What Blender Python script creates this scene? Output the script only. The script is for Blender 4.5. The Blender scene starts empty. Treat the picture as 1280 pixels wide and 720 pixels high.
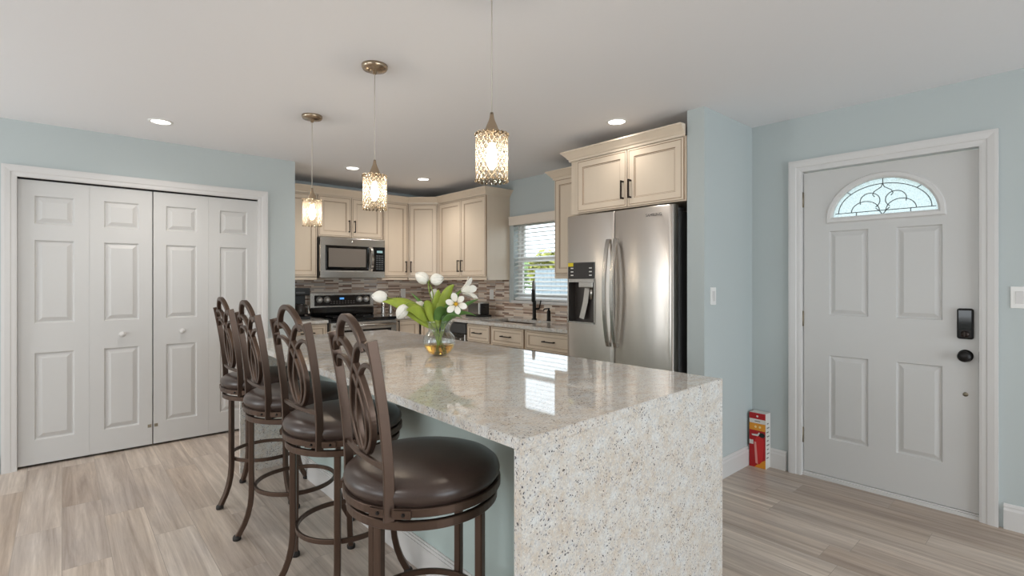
import bpy, bmesh, math, random
from mathutils import Vector, Matrix
R = math.radians
PI = math.pi
scn = bpy.context.scene
COL = scn.collection
random.seed(7)

# ------------------------------------------------------------------ camera
F, CX, HY, CAMZ = 636.0, 640.0, 350.5, 1.325
FW = Vector((0.6626, 0.7490)); RT = Vector((0.7490, -0.6626))
cam = bpy.data.cameras.new('camera'); cam.sensor_width = 36; cam.lens = F / 1280 * 36
cam.shift_y = -(360 - HY) / 1280; cam.clip_start = 0.02
camo = bpy.data.objects.new('camera', cam); COL.objects.link(camo)
camo.location = (0, 0, CAMZ); camo.rotation_euler = (R(90), 0, R(48.5 - 90))
scn.camera = camo

# ------------------------------------------------------------------ world, exposure
scn.view_settings.view_transform = 'Standard'
scn.view_settings.look = 'None'
scn.view_settings.gamma = 1
scn.view_settings.use_curve_mapping = False
scn.view_settings.exposure = 0.34
w = bpy.data.worlds.new('sky'); scn.world = w; w.use_nodes = True
bg = w.node_tree.nodes['Background']
bg.inputs[0].default_value = (0.86, 0.94, 1.0, 1); bg.inputs[1].default_value = 2.3

def area(name, loc, rot, sx, sy, power, col):
    l = bpy.data.lights.new(name, 'AREA'); l.shape = 'RECTANGLE'; l.size = sx; l.size_y = sy
    l.energy = power; l.color = col
    o = bpy.data.objects.new(name, l); COL.objects.link(o); o.location = loc; o.rotation_euler = rot
    return o
# daylight entering by the patio door and the living room windows behind the photographer
area('patio_daylight', (1.5, -4.42, 1.2), (R(90), 0, 0), 3.6, 2.2, 58, (0.80, 0.91, 1.0))
area('living_room_daylight', (-2.72, 1.1, 1.45), (R(90), 0, R(-90)), 2.6, 1.5, 12, (0.95, 0.98, 1.0))
area('side_window_daylight', (-2.72, 4.05, 1.35), (R(90), 0, R(-90)), 1.1, 1.6, 22, (0.95, 0.98, 1.0))
SPOT_W, BULB_E = 19, 95
# unseen spots without fixtures, added to light the floor and bounce onto the ceiling
for lx_, ly_, le_ in ((-1.3, 2.9, 24), (-0.9, 0.9, 34), (0.9, -0.9, 30), (2.0, 0.0, 10), (-1.2, -2.2, 14), (1.6, -2.8, 14)):
    l = bpy.data.lights.new('added_fill_spot', 'SPOT'); l.energy = le_; l.spot_size = R(150); l.spot_blend = 0.9; l.color = (1, 0.96, 0.91); l.shadow_soft_size = 0.07
    o = bpy.data.objects.new('added_fill_spot', l); COL.objects.link(o); o.location = (lx_, ly_, 2.41)

# ------------------------------------------------------------------ helpers
def lin(c):
    return tuple((x / 255 / 12.92) if x / 255 <= 0.04045 else ((x / 255 + 0.055) / 1.055) ** 2.4 for x in c)

class MB:
    def __init__(s): s.bm = bmesh.new()
    def quad(s, pts, mi=0):
        f = s.bm.faces.new([s.bm.verts.new(p) for p in pts]); f.material_index = mi; return f
    def box(s, x0, y0, z0, x1, y1, z1, mi=0, bev=0, seg=2):
        x0, x1 = sorted((x0, x1)); y0, y1 = sorted((y0, y1)); z0, z1 = sorted((z0, z1))
        b = bmesh.new()
        v = [b.verts.new((x, y, z)) for z in (z0, z1) for x, y in ((x0, y0), (x1, y0), (x1, y1), (x0, y1))]
        for q in ((3, 2, 1, 0), (4, 5, 6, 7), (0, 1, 5, 4), (1, 2, 6, 5), (2, 3, 7, 6), (3, 0, 4, 7)):
            b.faces.new([v[i] for i in q])
        if bev:
            bmesh.ops.bevel(b, geom=b.edges[:] + b.verts[:], offset=bev, segments=seg, affect='EDGES', profile=0.5)
        s.merge(b, mi)
    def merge(s, b, mi=None, mtx=None):
        m = {}
        for v in b.verts: m[v] = s.bm.verts.new(mtx @ v.co if mtx else v.co)
        for f in b.faces:
            try: g = s.bm.faces.new([m[v] for v in f.verts])
            except ValueError: continue
            g.material_index = f.material_index if mi is None else mi; g.smooth = f.smooth
        b.free()
    def prism(s, pts, z0, z1, mi=0):
        n = len(pts)
        a = [s.bm.verts.new((p[0], p[1], z0)) for p in pts]; c = [s.bm.verts.new((p[0], p[1], z1)) for p in pts]
        fs = [s.bm.faces.new(a[::-1]), s.bm.faces.new(c)]
        for i in range(n): fs.append(s.bm.faces.new((a[i], a[(i + 1) % n], c[(i + 1) % n], c[i])))
        for f in fs: f.material_index = mi
    def lathe(s, prof, n=32, c=(0, 0, 0), mi=0, axis='z', cap=True, smooth=True):
        rings = []
        def P(r, h, a):
            x, y = r * math.cos(a), r * math.sin(a)
            if axis == 'z': return (c[0] + x, c[1] + y, c[2] + h)
            if axis == 'y': return (c[0] + x, c[1] + h, c[2] + y)
            return (c[0] + h, c[1] + x, c[2] + y)
        for r, h in prof:
            if r < 1e-6: rings.append([s.bm.verts.new(P(0, h, 0))])
            else: rings.append([s.bm.verts.new(P(r, h, 2 * PI * i / n)) for i in range(n)])
        for A, B in zip(rings, rings[1:]):
            for i in range(n):
                j = (i + 1) % n
                vs = [A[i % len(A)], A[j % len(A)], B[j % len(B)], B[i % len(B)]]
                u = []
                for v in vs:
                    if v not in u: u.append(v)
                if len(u) > 2:
                    f = s.bm.faces.new(u); f.material_index = mi; f.smooth = smooth
        if cap:
            for q in (rings[0], rings[-1]):
                if len(q) > 2:
                    f = s.bm.faces.new(q); f.material_index = mi
    def sweep(s, pts, a, b, N=(0, 0, 1), mi=0, closed=False, rnd=0, smooth=False, taper=None):
        """bar of section a (in plane) x b (along N) along pts; rnd = number of sides for a round bar"""
        pts = [Vector(p) for p in pts]; N = Vector(N); n = len(pts); rings = []
        for i, p in enumerate(pts):
            if closed: t = pts[(i + 1) % n] - pts[i - 1]
            else: t = pts[min(i + 1, n - 1)] - pts[max(i - 1, 0)]
            t.normalize()
            nn = N - t * N.dot(t)
            if nn.length < 1e-4: nn = Vector((1, 0, 0)) - t * t.x
            nn.normalize(); bb = t.cross(nn)
            k = taper(i / (n - 1)) if taper else 1
            if rnd: sec = [(math.cos(2 * PI * j / rnd) * a / 2, math.sin(2 * PI * j / rnd) * b / 2) for j in range(rnd)]
            else:
                e = min(a, b) * 0.14
                sec = [(-a/2+e, -b/2), (a/2-e, -b/2), (a/2, -b/2+e), (a/2, b/2-e), (a/2-e, b/2), (-a/2+e, b/2), (-a/2, b/2-e), (-a/2, -b/2+e)]
            rings.append([s.bm.verts.new(p + bb * u * k + nn * v * k) for u, v in sec])
        m = len(rings[0])
        for i in range(n if closed else n - 1):
            A, B = rings[i], rings[(i + 1) % n]
            for j in range(m):
                f = s.bm.faces.new((A[j], A[(j + 1) % m], B[(j + 1) % m], B[j])); f.material_index = mi; f.smooth = bool(rnd) or smooth
        if not closed:
            s.bm.faces.new(rings[0][::-1]).material_index = mi; s.bm.faces.new(rings[-1]).material_index = mi
    def rings(s, x0, z0, x1, z1, rl, mats=None, fill=True):
        """nested rectangles facing -y: rl = [(inset, y)]"""
        L = []
        for ins, y in rl:
            L.append([s.bm.verts.new(p) for p in ((x0 + ins, y, z0 + ins), (x1 - ins, y, z0 + ins), (x1 - ins, y, z1 - ins), (x0 + ins, y, z1 - ins))])
        for k, (A, B) in enumerate(zip(L, L[1:])):
            for i in range(4):
                f = s.bm.faces.new((A[i], A[(i + 1) % 4], B[(i + 1) % 4], B[i])); f.material_index = mats[k] if mats else 0
        if fill:
            s.bm.faces.new(L[-1]).material_index = mats[len(L) - 1] if mats and len(mats) >= len(L) else 0
        return L
    def build(s, name, mats, parent=None, loc=None, rz=0, fix=True):
        if fix: bmesh.ops.recalc_face_normals(s.bm, faces=s.bm.faces[:])
        me = bpy.data.meshes.new(name); s.bm.to_mesh(me); s.bm.free()
        for m in (mats if isinstance(mats, (list, tuple)) else [mats]): me.materials.append(m)
        o = bpy.data.objects.new(name, me); COL.objects.link(o)
        if parent: o.parent = parent
        if loc: o.location = loc
        o.rotation_euler.z = rz
        return o

def tag(o, label=None, cat=None, group=None, kind=None):
    if label: o['label'] = label
    if cat: o['category'] = cat
    if group: o['group'] = group
    if kind: o['kind'] = kind
    return o
def thing(name, label, cat, loc=(0, 0, 0), rz=0, group=None):
    o = bpy.data.objects.new(name, None); COL.objects.link(o); o.empty_display_size = 0.05
    o.location = loc; o.rotation_euler.z = rz
    return tag(o, label, cat, group)
def struct(o, label=None):
    o['kind'] = 'structure'
    if label: o['label'] = label
    return o
def copy_tree(o, parent=None):
    c = o.copy(); COL.objects.link(c); c.parent = parent
    for ch in list(o.children): copy_tree(ch, c)
    return c
def at(px, py, d):
    lat = (px - CX) / F * d
    return Vector((d * FW.x + lat * RT.x, d * FW.y + lat * RT.y, CAMZ - (py - HY) / F * d))

# ------------------------------------------------------------------ materials
def mat(name, c, rough=0.5, metal=0.0, spec=0.5, bump=None, coat=0.0, trans=0.0, ior=1.45, raw=False, var=None):
    m = bpy.data.materials.new(name); m.use_nodes = True; nt = m.node_tree; b = nt.nodes['Principled BSDF']
    col = c if raw else lin(c)
    b.inputs['Base Color'].default_value = (*col, 1)
    b.inputs['Roughness'].default_value = rough; b.inputs['Metallic'].default_value = metal
    b.inputs['Specular IOR Level'].default_value = spec; b.inputs['Coat Weight'].default_value = coat
    b.inputs['Transmission Weight'].default_value = trans; b.inputs['IOR'].default_value = ior
    if bump or var:
        tc = nt.nodes.new('ShaderNodeTexCoord'); mp = nt.nodes.new('ShaderNodeMapping'); nz = nt.nodes.new('ShaderNodeTexNoise')
        sc = (bump or var)[0]
        mp.inputs['Scale'].default_value = sc if isinstance(sc, tuple) else (sc, sc, sc)
        nz.inputs['Scale'].default_value = 1; nz.inputs['Detail'].default_value = 3
        nt.links.new(tc.outputs['Object'], mp.inputs[0]); nt.links.new(mp.outputs[0], nz.inputs['Vector'])
        if bump:
            bp = nt.nodes.new('ShaderNodeBump'); bp.inputs['Strength'].default_value = bump[1]; bp.inputs['Distance'].default_value = bump[2]
            nt.links.new(nz.outputs['Fac'], bp.inputs['Height']); nt.links.new(bp.outputs[0], b.inputs['Normal'])
        if var:
            mx = nt.nodes.new('ShaderNodeMixRGB'); mx.inputs[1].default_value = (*[x * (1 - var[1]) for x in col], 1)
            mx.inputs[2].default_value = (*[min(1, x * (1 + var[1])) for x in col], 1)
            nt.links.new(nz.outputs['Fac'], mx.inputs[0]); nt.links.new(mx.outputs[0], b.inputs['Base Color'])
    return m

def nodes(m): return m.node_tree.nodes, m.node_tree.links, m.node_tree.nodes['Principled BSDF']
def ramp(ns, stops, interp='LINEAR'):
    r = ns.new('ShaderNodeValToRGB'); r.color_ramp.interpolation = interp
    e = r.color_ramp.elements
    e[0].position, e[0].color = stops[0][0], (*stops[0][1], 1)
    e[1].position, e[1].color = stops[1][0], (*stops[1][1], 1)
    for p, c in stops[2:]:
        x = e.new(p); x.color = (*c, 1)
    return r

M = {}
M['wall'] = mat('sea_glass_wall_paint', (190, 197, 196), 0.6, spec=0.3, bump=(220, 0.06, 0.002))
M['ceiling'] = mat('ceiling_paint', (240, 239, 240), 0.7, spec=0.2, bump=(90, 0.12, 0.003))
M['white'] = mat('white_trim_paint', (214, 211, 208), 0.4)
M['door'] = mat('white_door_paint', (204, 202, 199), 0.42, bump=((300, 300, 22), 0.05, 0.001))
M['cab'] = mat('cream_cabinet_paint', (226, 209, 188), 0.3, var=((14, 14, 3), 0.025))
M['glaze'] = mat('umber_glaze', (168, 142, 117), 0.5)
M['bronze'] = mat('dark_bronze_pull', (52, 44, 40), 0.35, metal=0.7)
M['black'] = mat('black_plastic', (22, 22, 23), 0.35)
M['blackglass'] = mat('black_glass', (14, 14, 15), 0.06, coat=0.3)
M['matteblack'] = mat('matte_black_metal', (38, 36, 35), 0.38, metal=0.6)
M['steel'] = mat('brushed_steel', (190, 186, 180), 0.26, metal=1.0, bump=((240, 240, 3), 0.05, 0.001))
M['fsteel'] = mat('brushed_fridge_steel', (224, 217, 210), 0.24, metal=1.0, bump=((5, 5, 0.5), 0.05, 0.02))
ns, ln, b = nodes(M['fsteel']); b.inputs['Anisotropic'].default_value = 0.85; b.inputs['Anisotropic Rotation'].default_value = 0.25; b.inputs['Roughness'].default_value = 0.3
tg = ns.new('ShaderNodeTangent'); tg.direction_type = 'RADIAL'; tg.axis = 'Z'; ln.new(tg.outputs[0], b.inputs['Tangent'])
M['chrome'] = mat('chrome', (215, 212, 208), 0.12, metal=1.0)
M['nickel'] = mat('brushed_nickel', (178, 160, 138), 0.25, metal=1.0)
M['greyside'] = mat('grey_appliance_side', (88, 88, 88), 0.45, metal=0.3)
M['leather'] = mat('brown_leather', (66, 53, 47), 0.3, spec=0.55, bump=(160, 0.12, 0.001), var=(40, 0.15))
M['stoolmetal'] = mat('rubbed_bronze_tube', (92, 75, 65), 0.36, metal=0.75, var=((18, 18, 6), 0.14))
M['rubber'] = mat('rubber_foot', (40, 36, 33), 0.6)
M['plate'] = mat('white_switch_plate', (236, 234, 230), 0.35)
M['island'] = mat('pale_blue_island_paint', (190, 204, 200), 0.5)
M['glass'] = mat('clear_glass', (255, 255, 255), 0.0, trans=1.0, ior=1.45)
M['water'] = mat('amber_water', (240, 188, 84), 0.0, trans=1.0, ior=1.33)
M['petal'] = mat('white_petal', (247, 243, 232), 0.5, var=((60, 60, 10), 0.03))
M['leaf'] = mat('tulip_leaf', (158, 174, 66), 0.42, var=((40, 40, 8), 0.22))
M['leafdark'] = mat('dark_tulip_leaf', (96, 132, 66), 0.42, var=((40, 40, 8), 0.22))
M['stem'] = mat('green_stem', (132, 150, 60), 0.45)
M['yellow'] = mat('yellow_stamen', (226, 178, 40), 0.6)
M['red'] = mat('red_carton', (176, 28, 32), 0.45)
M['orange'] = mat('orange_carton', (228, 152, 48), 0.45)
M['carton'] = mat('white_carton', (222, 218, 212), 0.5)
M['ink'] = mat('grey_print', (120, 112, 108), 0.6)
M['brass'] = mat('brushed_hinge', (150, 140, 122), 0.35, metal=0.9)
M['lead'] = mat('lead_came', (70, 72, 72), 0.4, metal=0.6)
M['fence'] = mat('pale_vinyl_fence', (158, 170, 180), 0.6)
M['ground'] = mat('yard_ground', (150, 150, 120), 0.9, var=(3, 0.2))
M['foliage'] = mat('garden_leaves', (150, 176, 116), 0.6, var=(4, 0.35))
M['bark'] = mat('bark', (110, 95, 80), 0.8)
M['blind'] = mat('white_blind_slat', (238, 238, 236), 0.45)
M['dark'] = mat('dark_gap', (18, 16, 15), 0.8)
M['yellowtag'] = mat('yellow_sticker', (232, 206, 40), 0.5)

def emis(name, c, s):
    m = bpy.data.materials.new(name); m.use_nodes = True; ns = m.node_tree.nodes
    b = ns['Principled BSDF']; b.inputs['Base Color'].default_value = (*c, 1)
    b.inputs['Emission Color'].default_value = (*c, 1); b.inputs['Emission Strength'].default_value = s
    return m
M['led'] = emis('downlight_lens', (1, 0.96, 0.9), 7)
M['bulb'] = emis('lit_bulb', (1, 0.89, 0.75), BULB_E)
M['lcd'] = emis('blue_display', (0.12, 0.4, 0.9), 0.5)

# window glass that lets daylight through
def thin(name, tint, gloss, transl=0.0, bumpsc=None):
    m = bpy.data.materials.new(name); m.use_nodes = True; ns, ln, b = nodes(m); out = ns['Material Output']
    ns.remove(b)
    t = ns.new('ShaderNodeBsdfTransparent'); t.inputs[0].default_value = (*tint, 1)
    g = ns.new('ShaderNodeBsdfGlossy'); g.inputs['Roughness'].default_value = 0.03
    mx = ns.new('ShaderNodeMixShader'); mx.inputs[0].default_value = gloss
    ln.new(t.outputs[0], mx.inputs[1]); ln.new(g.outputs[0], mx.inputs[2]); last = mx
    if transl:
        tr = ns.new('ShaderNodeBsdfTranslucent'); tr.inputs[0].default_value = (0.78, 0.82, 0.82, 1)
        m2 = ns.new('ShaderNodeMixShader'); m2.inputs[0].default_value = transl
        if bumpsc:
            tc = ns.new('ShaderNodeTexCoord'); nz = ns.new('ShaderNodeTexNoise'); nz.inputs['Scale'].default_value = bumpsc
            rp = ramp(ns, [(0.35, (transl - 0.25,) * 3), (0.65, (min(1, transl + 0.2),) * 3)])
            ln.new(tc.outputs['Object'], nz.inputs['Vector']); ln.new(nz.outputs['Fac'], rp.inputs[0]); ln.new(rp.outputs[0], m2.inputs[0])
        ln.new(mx.outputs[0], m2.inputs[1]); ln.new(tr.outputs[0], m2.inputs[2]); last = m2
    ln.new(last.outputs[0], out.inputs[0])
    return m
M['pane'] = thin('window_pane', (0.97, 0.99, 1), 0.04)
m_ = bpy.data.materials.new('thin_clear_glass'); m_.use_nodes = True; ns, ln, b = nodes(m_); out = ns['Material Output']; ns.remove(b)
t = ns.new('ShaderNodeBsdfTransparent'); t.inputs[0].default_value = (0.965, 0.985, 0.98, 1); g = ns.new('ShaderNodeBsdfGlossy'); g.inputs['Roughness'].default_value = 0.02
lwt = ns.new('ShaderNodeLayerWeight'); lwt.inputs['Blend'].default_value = 0.3; rp = ramp(ns, [(0.0, (0.03,) * 3), (1.0, (0.5,) * 3)]); ln.new(lwt.outputs['Facing'], rp.inputs[0])
mx = ns.new('ShaderNodeMixShader'); ln.new(rp.outputs[0], mx.inputs[0]); ln.new(t.outputs[0], mx.inputs[1]); ln.new(g.outputs[0], mx.inputs[2]); ln.new(mx.outputs[0], out.inputs[0]); M['vaseglass'] = m_
M['leaded'] = thin('textured_door_glass', (0.58, 0.63, 0.63), 0.05, 0.42, 45)

# cut crystal shade: clear glass with a diamond pattern of frosted facets
m = bpy.data.materials.new('cut_crystal'); m.use_nodes = True; ns, ln, b = nodes(m); ns.remove(b); out = ns['Material Output']
tc = ns.new('ShaderNodeTexCoord'); sep = ns.new('ShaderNodeSeparateXYZ'); ln.new(tc.outputs['Object'], sep.inputs[0])
def mth(op, a, bb=None):
    n = ns.new('ShaderNodeMath'); n.operation = op
    for i, v in enumerate((a, bb)):
        if v is None: continue
        if isinstance(v, (int, float)): n.inputs[i].default_value = v
        else: ln.new(v, n.inputs[i])
    return n.outputs[0]
ang = mth('ARCTAN2', sep.outputs['Y'], sep.outputs['X'])
ua = mth('MULTIPLY', ang, 9.0); vz = mth('MULTIPLY', sep.outputs['Z'], 100.0)
s1 = mth('ABSOLUTE', mth('SINE', mth('ADD', ua, vz))); s2 = mth('ABSOLUTE', mth('SINE', mth('SUBTRACT', ua, vz)))
pat = mth('MINIMUM', s1, s2)
rp = ramp(ns, [(0.05, (0.85,) * 3), (0.45, (0.14,) * 3)]); ln.new(pat, rp.inputs[0])
t = ns.new('ShaderNodeBsdfTransparent'); g = ns.new('ShaderNodeBsdfGlossy'); g.inputs['Roughness'].default_value = 0.08
tr = ns.new('ShaderNodeBsdfTranslucent'); tr.inputs[0].default_value = (0.18, 0.15, 0.11, 1)
bp = ns.new('ShaderNodeBump'); bp.inputs['Strength'].default_value = 0.7; bp.inputs['Distance'].default_value = 0.004
ln.new(pat, bp.inputs['Height']); ln.new(bp.outputs[0], g.inputs['Normal']); ln.new(bp.outputs[0], tr.inputs['Normal'])
rt = ramp(ns, [(0.05, (0.72, 0.58, 0.40)), (0.5, (1.0, 0.97, 0.92))]); ln.new(pat, rt.inputs[0]); ln.new(rt.outputs[0], t.inputs[0])
m1 = ns.new('ShaderNodeMixShader'); m1.inputs[0].default_value = 0.07; ln.new(t.outputs[0], m1.inputs[1]); ln.new(g.outputs[0], m1.inputs[2])
m2 = ns.new('ShaderNodeMixShader'); ln.new(rp.outputs[0], m2.inputs[0]); ln.new(m1.outputs[0], m2.inputs[1]); ln.new(tr.outputs[0], m2.inputs[2])
ln.new(m2.outputs[0], out.inputs[0]); M['crystal'] = m

# granite
def granite(name, base, tan, grey, rough):
    m = mat(name, (200, 190, 178), rough, spec=0.5); ns, ln, b = nodes(m)
    tc = ns.new('ShaderNodeTexCoord')
    mp = ns.new('ShaderNodeMapping'); mp.inputs['Rotation'].default_value = (0.5, 0.6, 0.5); mp.inputs['Scale'].default_value = (1, 1.5, 1)
    ln.new(tc.outputs['Object'], mp.inputs[0])
    def nz(s, d, r=0.6, dist=0):
        n = ns.new('ShaderNodeTexNoise'); n.inputs['Scale'].default_value = s; n.inputs['Detail'].default_value = d
        n.inputs['Roughness'].default_value = r; n.inputs['Distortion'].default_value = dist
        ln.new(mp.outputs[0], n.inputs['Vector']); return n.outputs['Fac']
    def mix(f, a, c2):
        x = ns.new('ShaderNodeMixRGB'); ln.new(f, x.inputs[0])
        for i, v in ((1, a), (2, c2)):
            if isinstance(v, tuple): x.inputs[i].default_value = (*lin(v), 1)
            else: ln.new(v, x.inputs[i])
        return x.outputs[0]
    r1 = ramp(ns, [(0.38, (0,) * 3), (0.62, (1,) * 3)]); ln.new(nz(16, 9, 0.8), r1.inputs[0])
    c = mix(r1.outputs[0], base, tan)
    r2 = ramp(ns, [(0.5, (0,) * 3), (0.68, (0.6,) * 3)]); ln.new(nz(105, 5, 0.7, 0.6), r2.inputs[0])
    c = mix(r2.outputs[0], c, grey)
    r2b = ramp(ns, [(0.56, (0,) * 3), (0.64, (0.7,) * 3)]); ln.new(nz(190, 3), r2b.inputs[0])
    c = mix(r2b.outputs[0], c, (236, 230, 220))
    # dark flecks gathered in drifts
    v = ns.new('ShaderNodeTexVoronoi'); v.inputs['Scale'].default_value = 135
    dn = ns.new('ShaderNodeTexNoise'); dn.inputs['Scale'].default_value = 70; dn.inputs['Detail'].default_value = 3; ln.new(mp.outputs[0], dn.inputs['Vector'])
    ds = ns.new('ShaderNodeVectorMath'); ds.operation = 'SCALE'; ds.inputs['Scale'].default_value = 0.02; ln.new(dn.outputs['Color'], ds.inputs[0])
    da = ns.new('ShaderNodeVectorMath'); da.operation = 'ADD'; ln.new(mp.outputs[0], da.inputs[0]); ln.new(ds.outputs[0], da.inputs[1]); ln.new(da.outputs[0], v.inputs['Vector'])
    r3 = ramp(ns, [(0.26, (1,) * 3), (0.42, (0,) * 3)]); ln.new(v.outputs['Distance'], r3.inputs[0])
    r4 = ramp(ns, [(0.42, (0.06,) * 3), (0.54, (1,) * 3)]); ln.new(nz(9, 5, 0.7, 1.2), r4.inputs[0])
    r5 = ramp(ns, [(0.60, (0,) * 3), (0.66, (1,) * 3)])
    sp = ns.new('ShaderNodeSeparateColor'); ln.new(v.outputs['Color'], sp.inputs[0]); ln.new(sp.outputs[0], r5.inputs[0])
    a = ns.new('ShaderNodeMath'); a.operation = 'MULTIPLY'; ln.new(r3.outputs[0], a.inputs[0]); ln.new(r4.outputs[0], a.inputs[1])
    a2 = ns.new('ShaderNodeMath'); a2.operation = 'MULTIPLY'; ln.new(a.outputs[0], a2.inputs[0]); ln.new(r5.outputs[0], a2.inputs[1])
    a3 = ns.new('ShaderNodeMath'); a3.operation = 'MULTIPLY'; a3.inputs[1].default_value = 0.95; ln.new(a2.outputs[0], a3.inputs[0])
    c = mix(a3.outputs[0], c, (40, 40, 54))
    ln.new(c, b.inputs['Base Color'])
    return m
M['granite'] = granite('cream_granite', (217, 217, 214), (203, 189, 172), (146, 152, 168), 0.035)

# floor planks along Y
def brickmat(name, swap, bw, rh, mortar, stops, grain, rough, off=0.37, freq=2, gl=None):
    m = mat(name, (180, 168, 156), rough); ns, ln, b = nodes(m)
    tc = ns.new('ShaderNodeTexCoord'); sp = ns.new('ShaderNodeSeparateXYZ'); cb = ns.new('ShaderNodeCombineXYZ')
    ln.new(tc.outputs['Object'], sp.inputs[0])
    ln.new(sp.outputs[swap[0]], cb.inputs[0]); ln.new(sp.outputs[swap[1]], cb.inputs[1])
    br = ns.new('ShaderNodeTexBrick'); ln.new(cb.outputs[0], br.inputs['Vector'])
    br.inputs['Scale'].default_value = 1; br.inputs['Brick Width'].default_value = bw; br.inputs['Row Height'].default_value = rh
    br.inputs['Mortar Size'].default_value = mortar; br.inputs['Mortar Smooth'].default_value = 0.1; br.inputs['Bias'].default_value = 0
    br.offset = off; br.offset_frequency = freq; br.squash = 0.7; br.squash_frequency = 3
    br.inputs['Color1'].default_value = (0, 0, 0, 1); br.inputs['Color2'].default_value = (1, 1, 1, 1); br.inputs['Mortar'].default_value = (0.5, 0.5, 0.5, 1)
    rp = ramp(ns, [(p, lin(c)) for p, c in stops], 'CONSTANT' if not grain else 'LINEAR'); ln.new(br.outputs['Color'], rp.inputs[0])
    last = rp.outputs[0]
    if grain:
        for sc, lo, hi, st in grain:
            mp = ns.new('ShaderNodeMapping'); mp.inputs['Scale'].default_value = sc
            ad = ns.new('ShaderNodeVectorMath'); ad.operation = 'ADD'
            of = ns.new('ShaderNodeVectorMath'); of.operation = 'SCALE'; of.inputs['Scale'].default_value = 23.7; ln.new(br.outputs['Color'], of.inputs[0])
            ln.new(cb.outputs[0], mp.inputs[0]); ln.new(mp.outputs[0], ad.inputs[0]); ln.new(of.outputs[0], ad.inputs[1])
            nz = ns.new('ShaderNodeTexNoise'); nz.inputs['Scale'].default_value = 1; nz.inputs['Detail'].default_value = 5; nz.inputs['Roughness'].default_value = 0.65
            nz.inputs['Distortion'].default_value = 0.6
            ln.new(ad.outputs[0], nz.inputs['Vector'])
            r2 = ramp(ns, [(0.3, lo), (0.7, hi)]); ln.new(nz.outputs['Fac'], r2.inputs[0])
            mx = ns.new('ShaderNodeMixRGB'); mx.blend_type = 'MULTIPLY'; mx.inputs[0].default_value = st
            ln.new(last, mx.inputs[1]); ln.new(r2.outputs[0], mx.inputs[2]); last = mx.outputs[0]
    mx = ns.new('ShaderNodeMixRGB'); ln.new(br.outputs['Fac'], mx.inputs[0]); ln.new(last, mx.inputs[1]); mx.inputs[2].default_value = (*lin(gl or (156, 144, 132)), 1)
    ln.new(mx.outputs[0], b.inputs['Base Color'])
    return m
M['floor'] = brickmat('grey_oak_planks', (1, 0), 1.22, 0.18, 0.0012,
    [(0.0, (186, 170, 156)), (0.3, (212, 199, 186)), (0.6, (196, 184, 174)), (1.0, (224, 213, 201))],
    [((0.75, 17, 1), (0.50, 0.45, 0.42), (1.12, 1.11, 1.10), 0.95), ((5, 90, 1), (0.86, 0.84, 0.82), (1.05, 1.05, 1.05), 0.8), ((0.9, 3.0, 1), (0.86, 0.87, 0.90), (1.06, 1.04, 1.0), 0.9)], 0.36)
M['tile'] = brickmat('linear_mosaic_tile', (0, 2), 0.16, 0.0175, 0.0011,
    [(0.0, (176, 148, 130)), (0.22, (230, 214, 198)), (0.38, (208, 186, 168)), (0.52, (142, 116, 102)), (0.64, (228, 208, 188)), (0.76, (190, 176, 166)), (0.88, (234, 222, 208))],
    None, 0.18, off=0.43, freq=3, gl=(196, 186, 174))

# ------------------------------------------------------------------ setting
XE, YR, YC, H = 3.78, 5.845, 4.93, 2.44
XW, YS = -2.8, -4.5
def wallbox(axis, c0, c1, u0, u1, holes, name, m=None, z1=H):
    """wall with rectangular holes; axis 'x' = wall at constant x between c0 and c1 running along y"""
    us = sorted({u0, u1, *[h for q in holes for h in q[:2]]}); zs = sorted({0, z1, *[h for q in holes for h in q[2:]]})
    mb = MB()
    for a, b2 in zip(us, us[1:]):
        for lo, hi in zip(zs, zs[1:]):
            mu, mz = (a + b2) / 2, (lo + hi) / 2
            if any(q[0] < mu < q[1] and q[2] < mz < q[3] for q in holes): continue
            if axis == 'x': mb.box(c0, a, lo, c1, b2, hi)
            else: mb.box(a, c0, lo, b2, c1, hi)
    bmesh.ops.remove_doubles(mb.bm, verts=mb.bm.verts[:], dist=1e-5)
    return struct(mb.build(name, m or M['wall']))
mb = MB(); mb.box(XW, YS, -0.1, XE + 0.12, YR + 0.12, 0); struct(mb.build('floor', M['floor']))
mb = MB(); mb.box(XW, YS, H, XE + 0.12, YR + 0.12, H + 0.1); struct(mb.build('ceiling', M['ceiling']))
DY0, DY1, DZ = 0.381, 1.301, 2.075
WY0, WY1, WZ0, WZ1 = 3.33, 4.245, 1.105, 2.0
wallbox('x', XE, XE + 0.14, YS, YR + 0.12, [(DY0, DY1, 0, DZ), (WY0, WY1, WZ0, WZ1)], 'wall_east')
wallbox('y', YR, YR + 0.12, XW, XE, [], 'wall_north')
wallbox('y', YC, YC + 0.11, XW, 1.64, [(-0.245, 1.33, 0, 2.06)], 'wall_closet')
wallbox('x', 1.53, 1.64, YC + 0.11, YR, [], 'wall_pantry')
wallbox('y', 1.623, 1.743, 3.08, XE, [], 'wall_alcove')
wallbox('x', XW - 0.12, XW, YS, YR, [(-0.2, 2.4, 0.7, 2.2), (3.5, 4.6, 0.55, 2.15)], 'wall_west')
wallbox('y', YS - 0.12, YS, XW, XE + 0.12, [(-0.35, 3.35, 0.02, 2.35)], 'wall_south')

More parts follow.
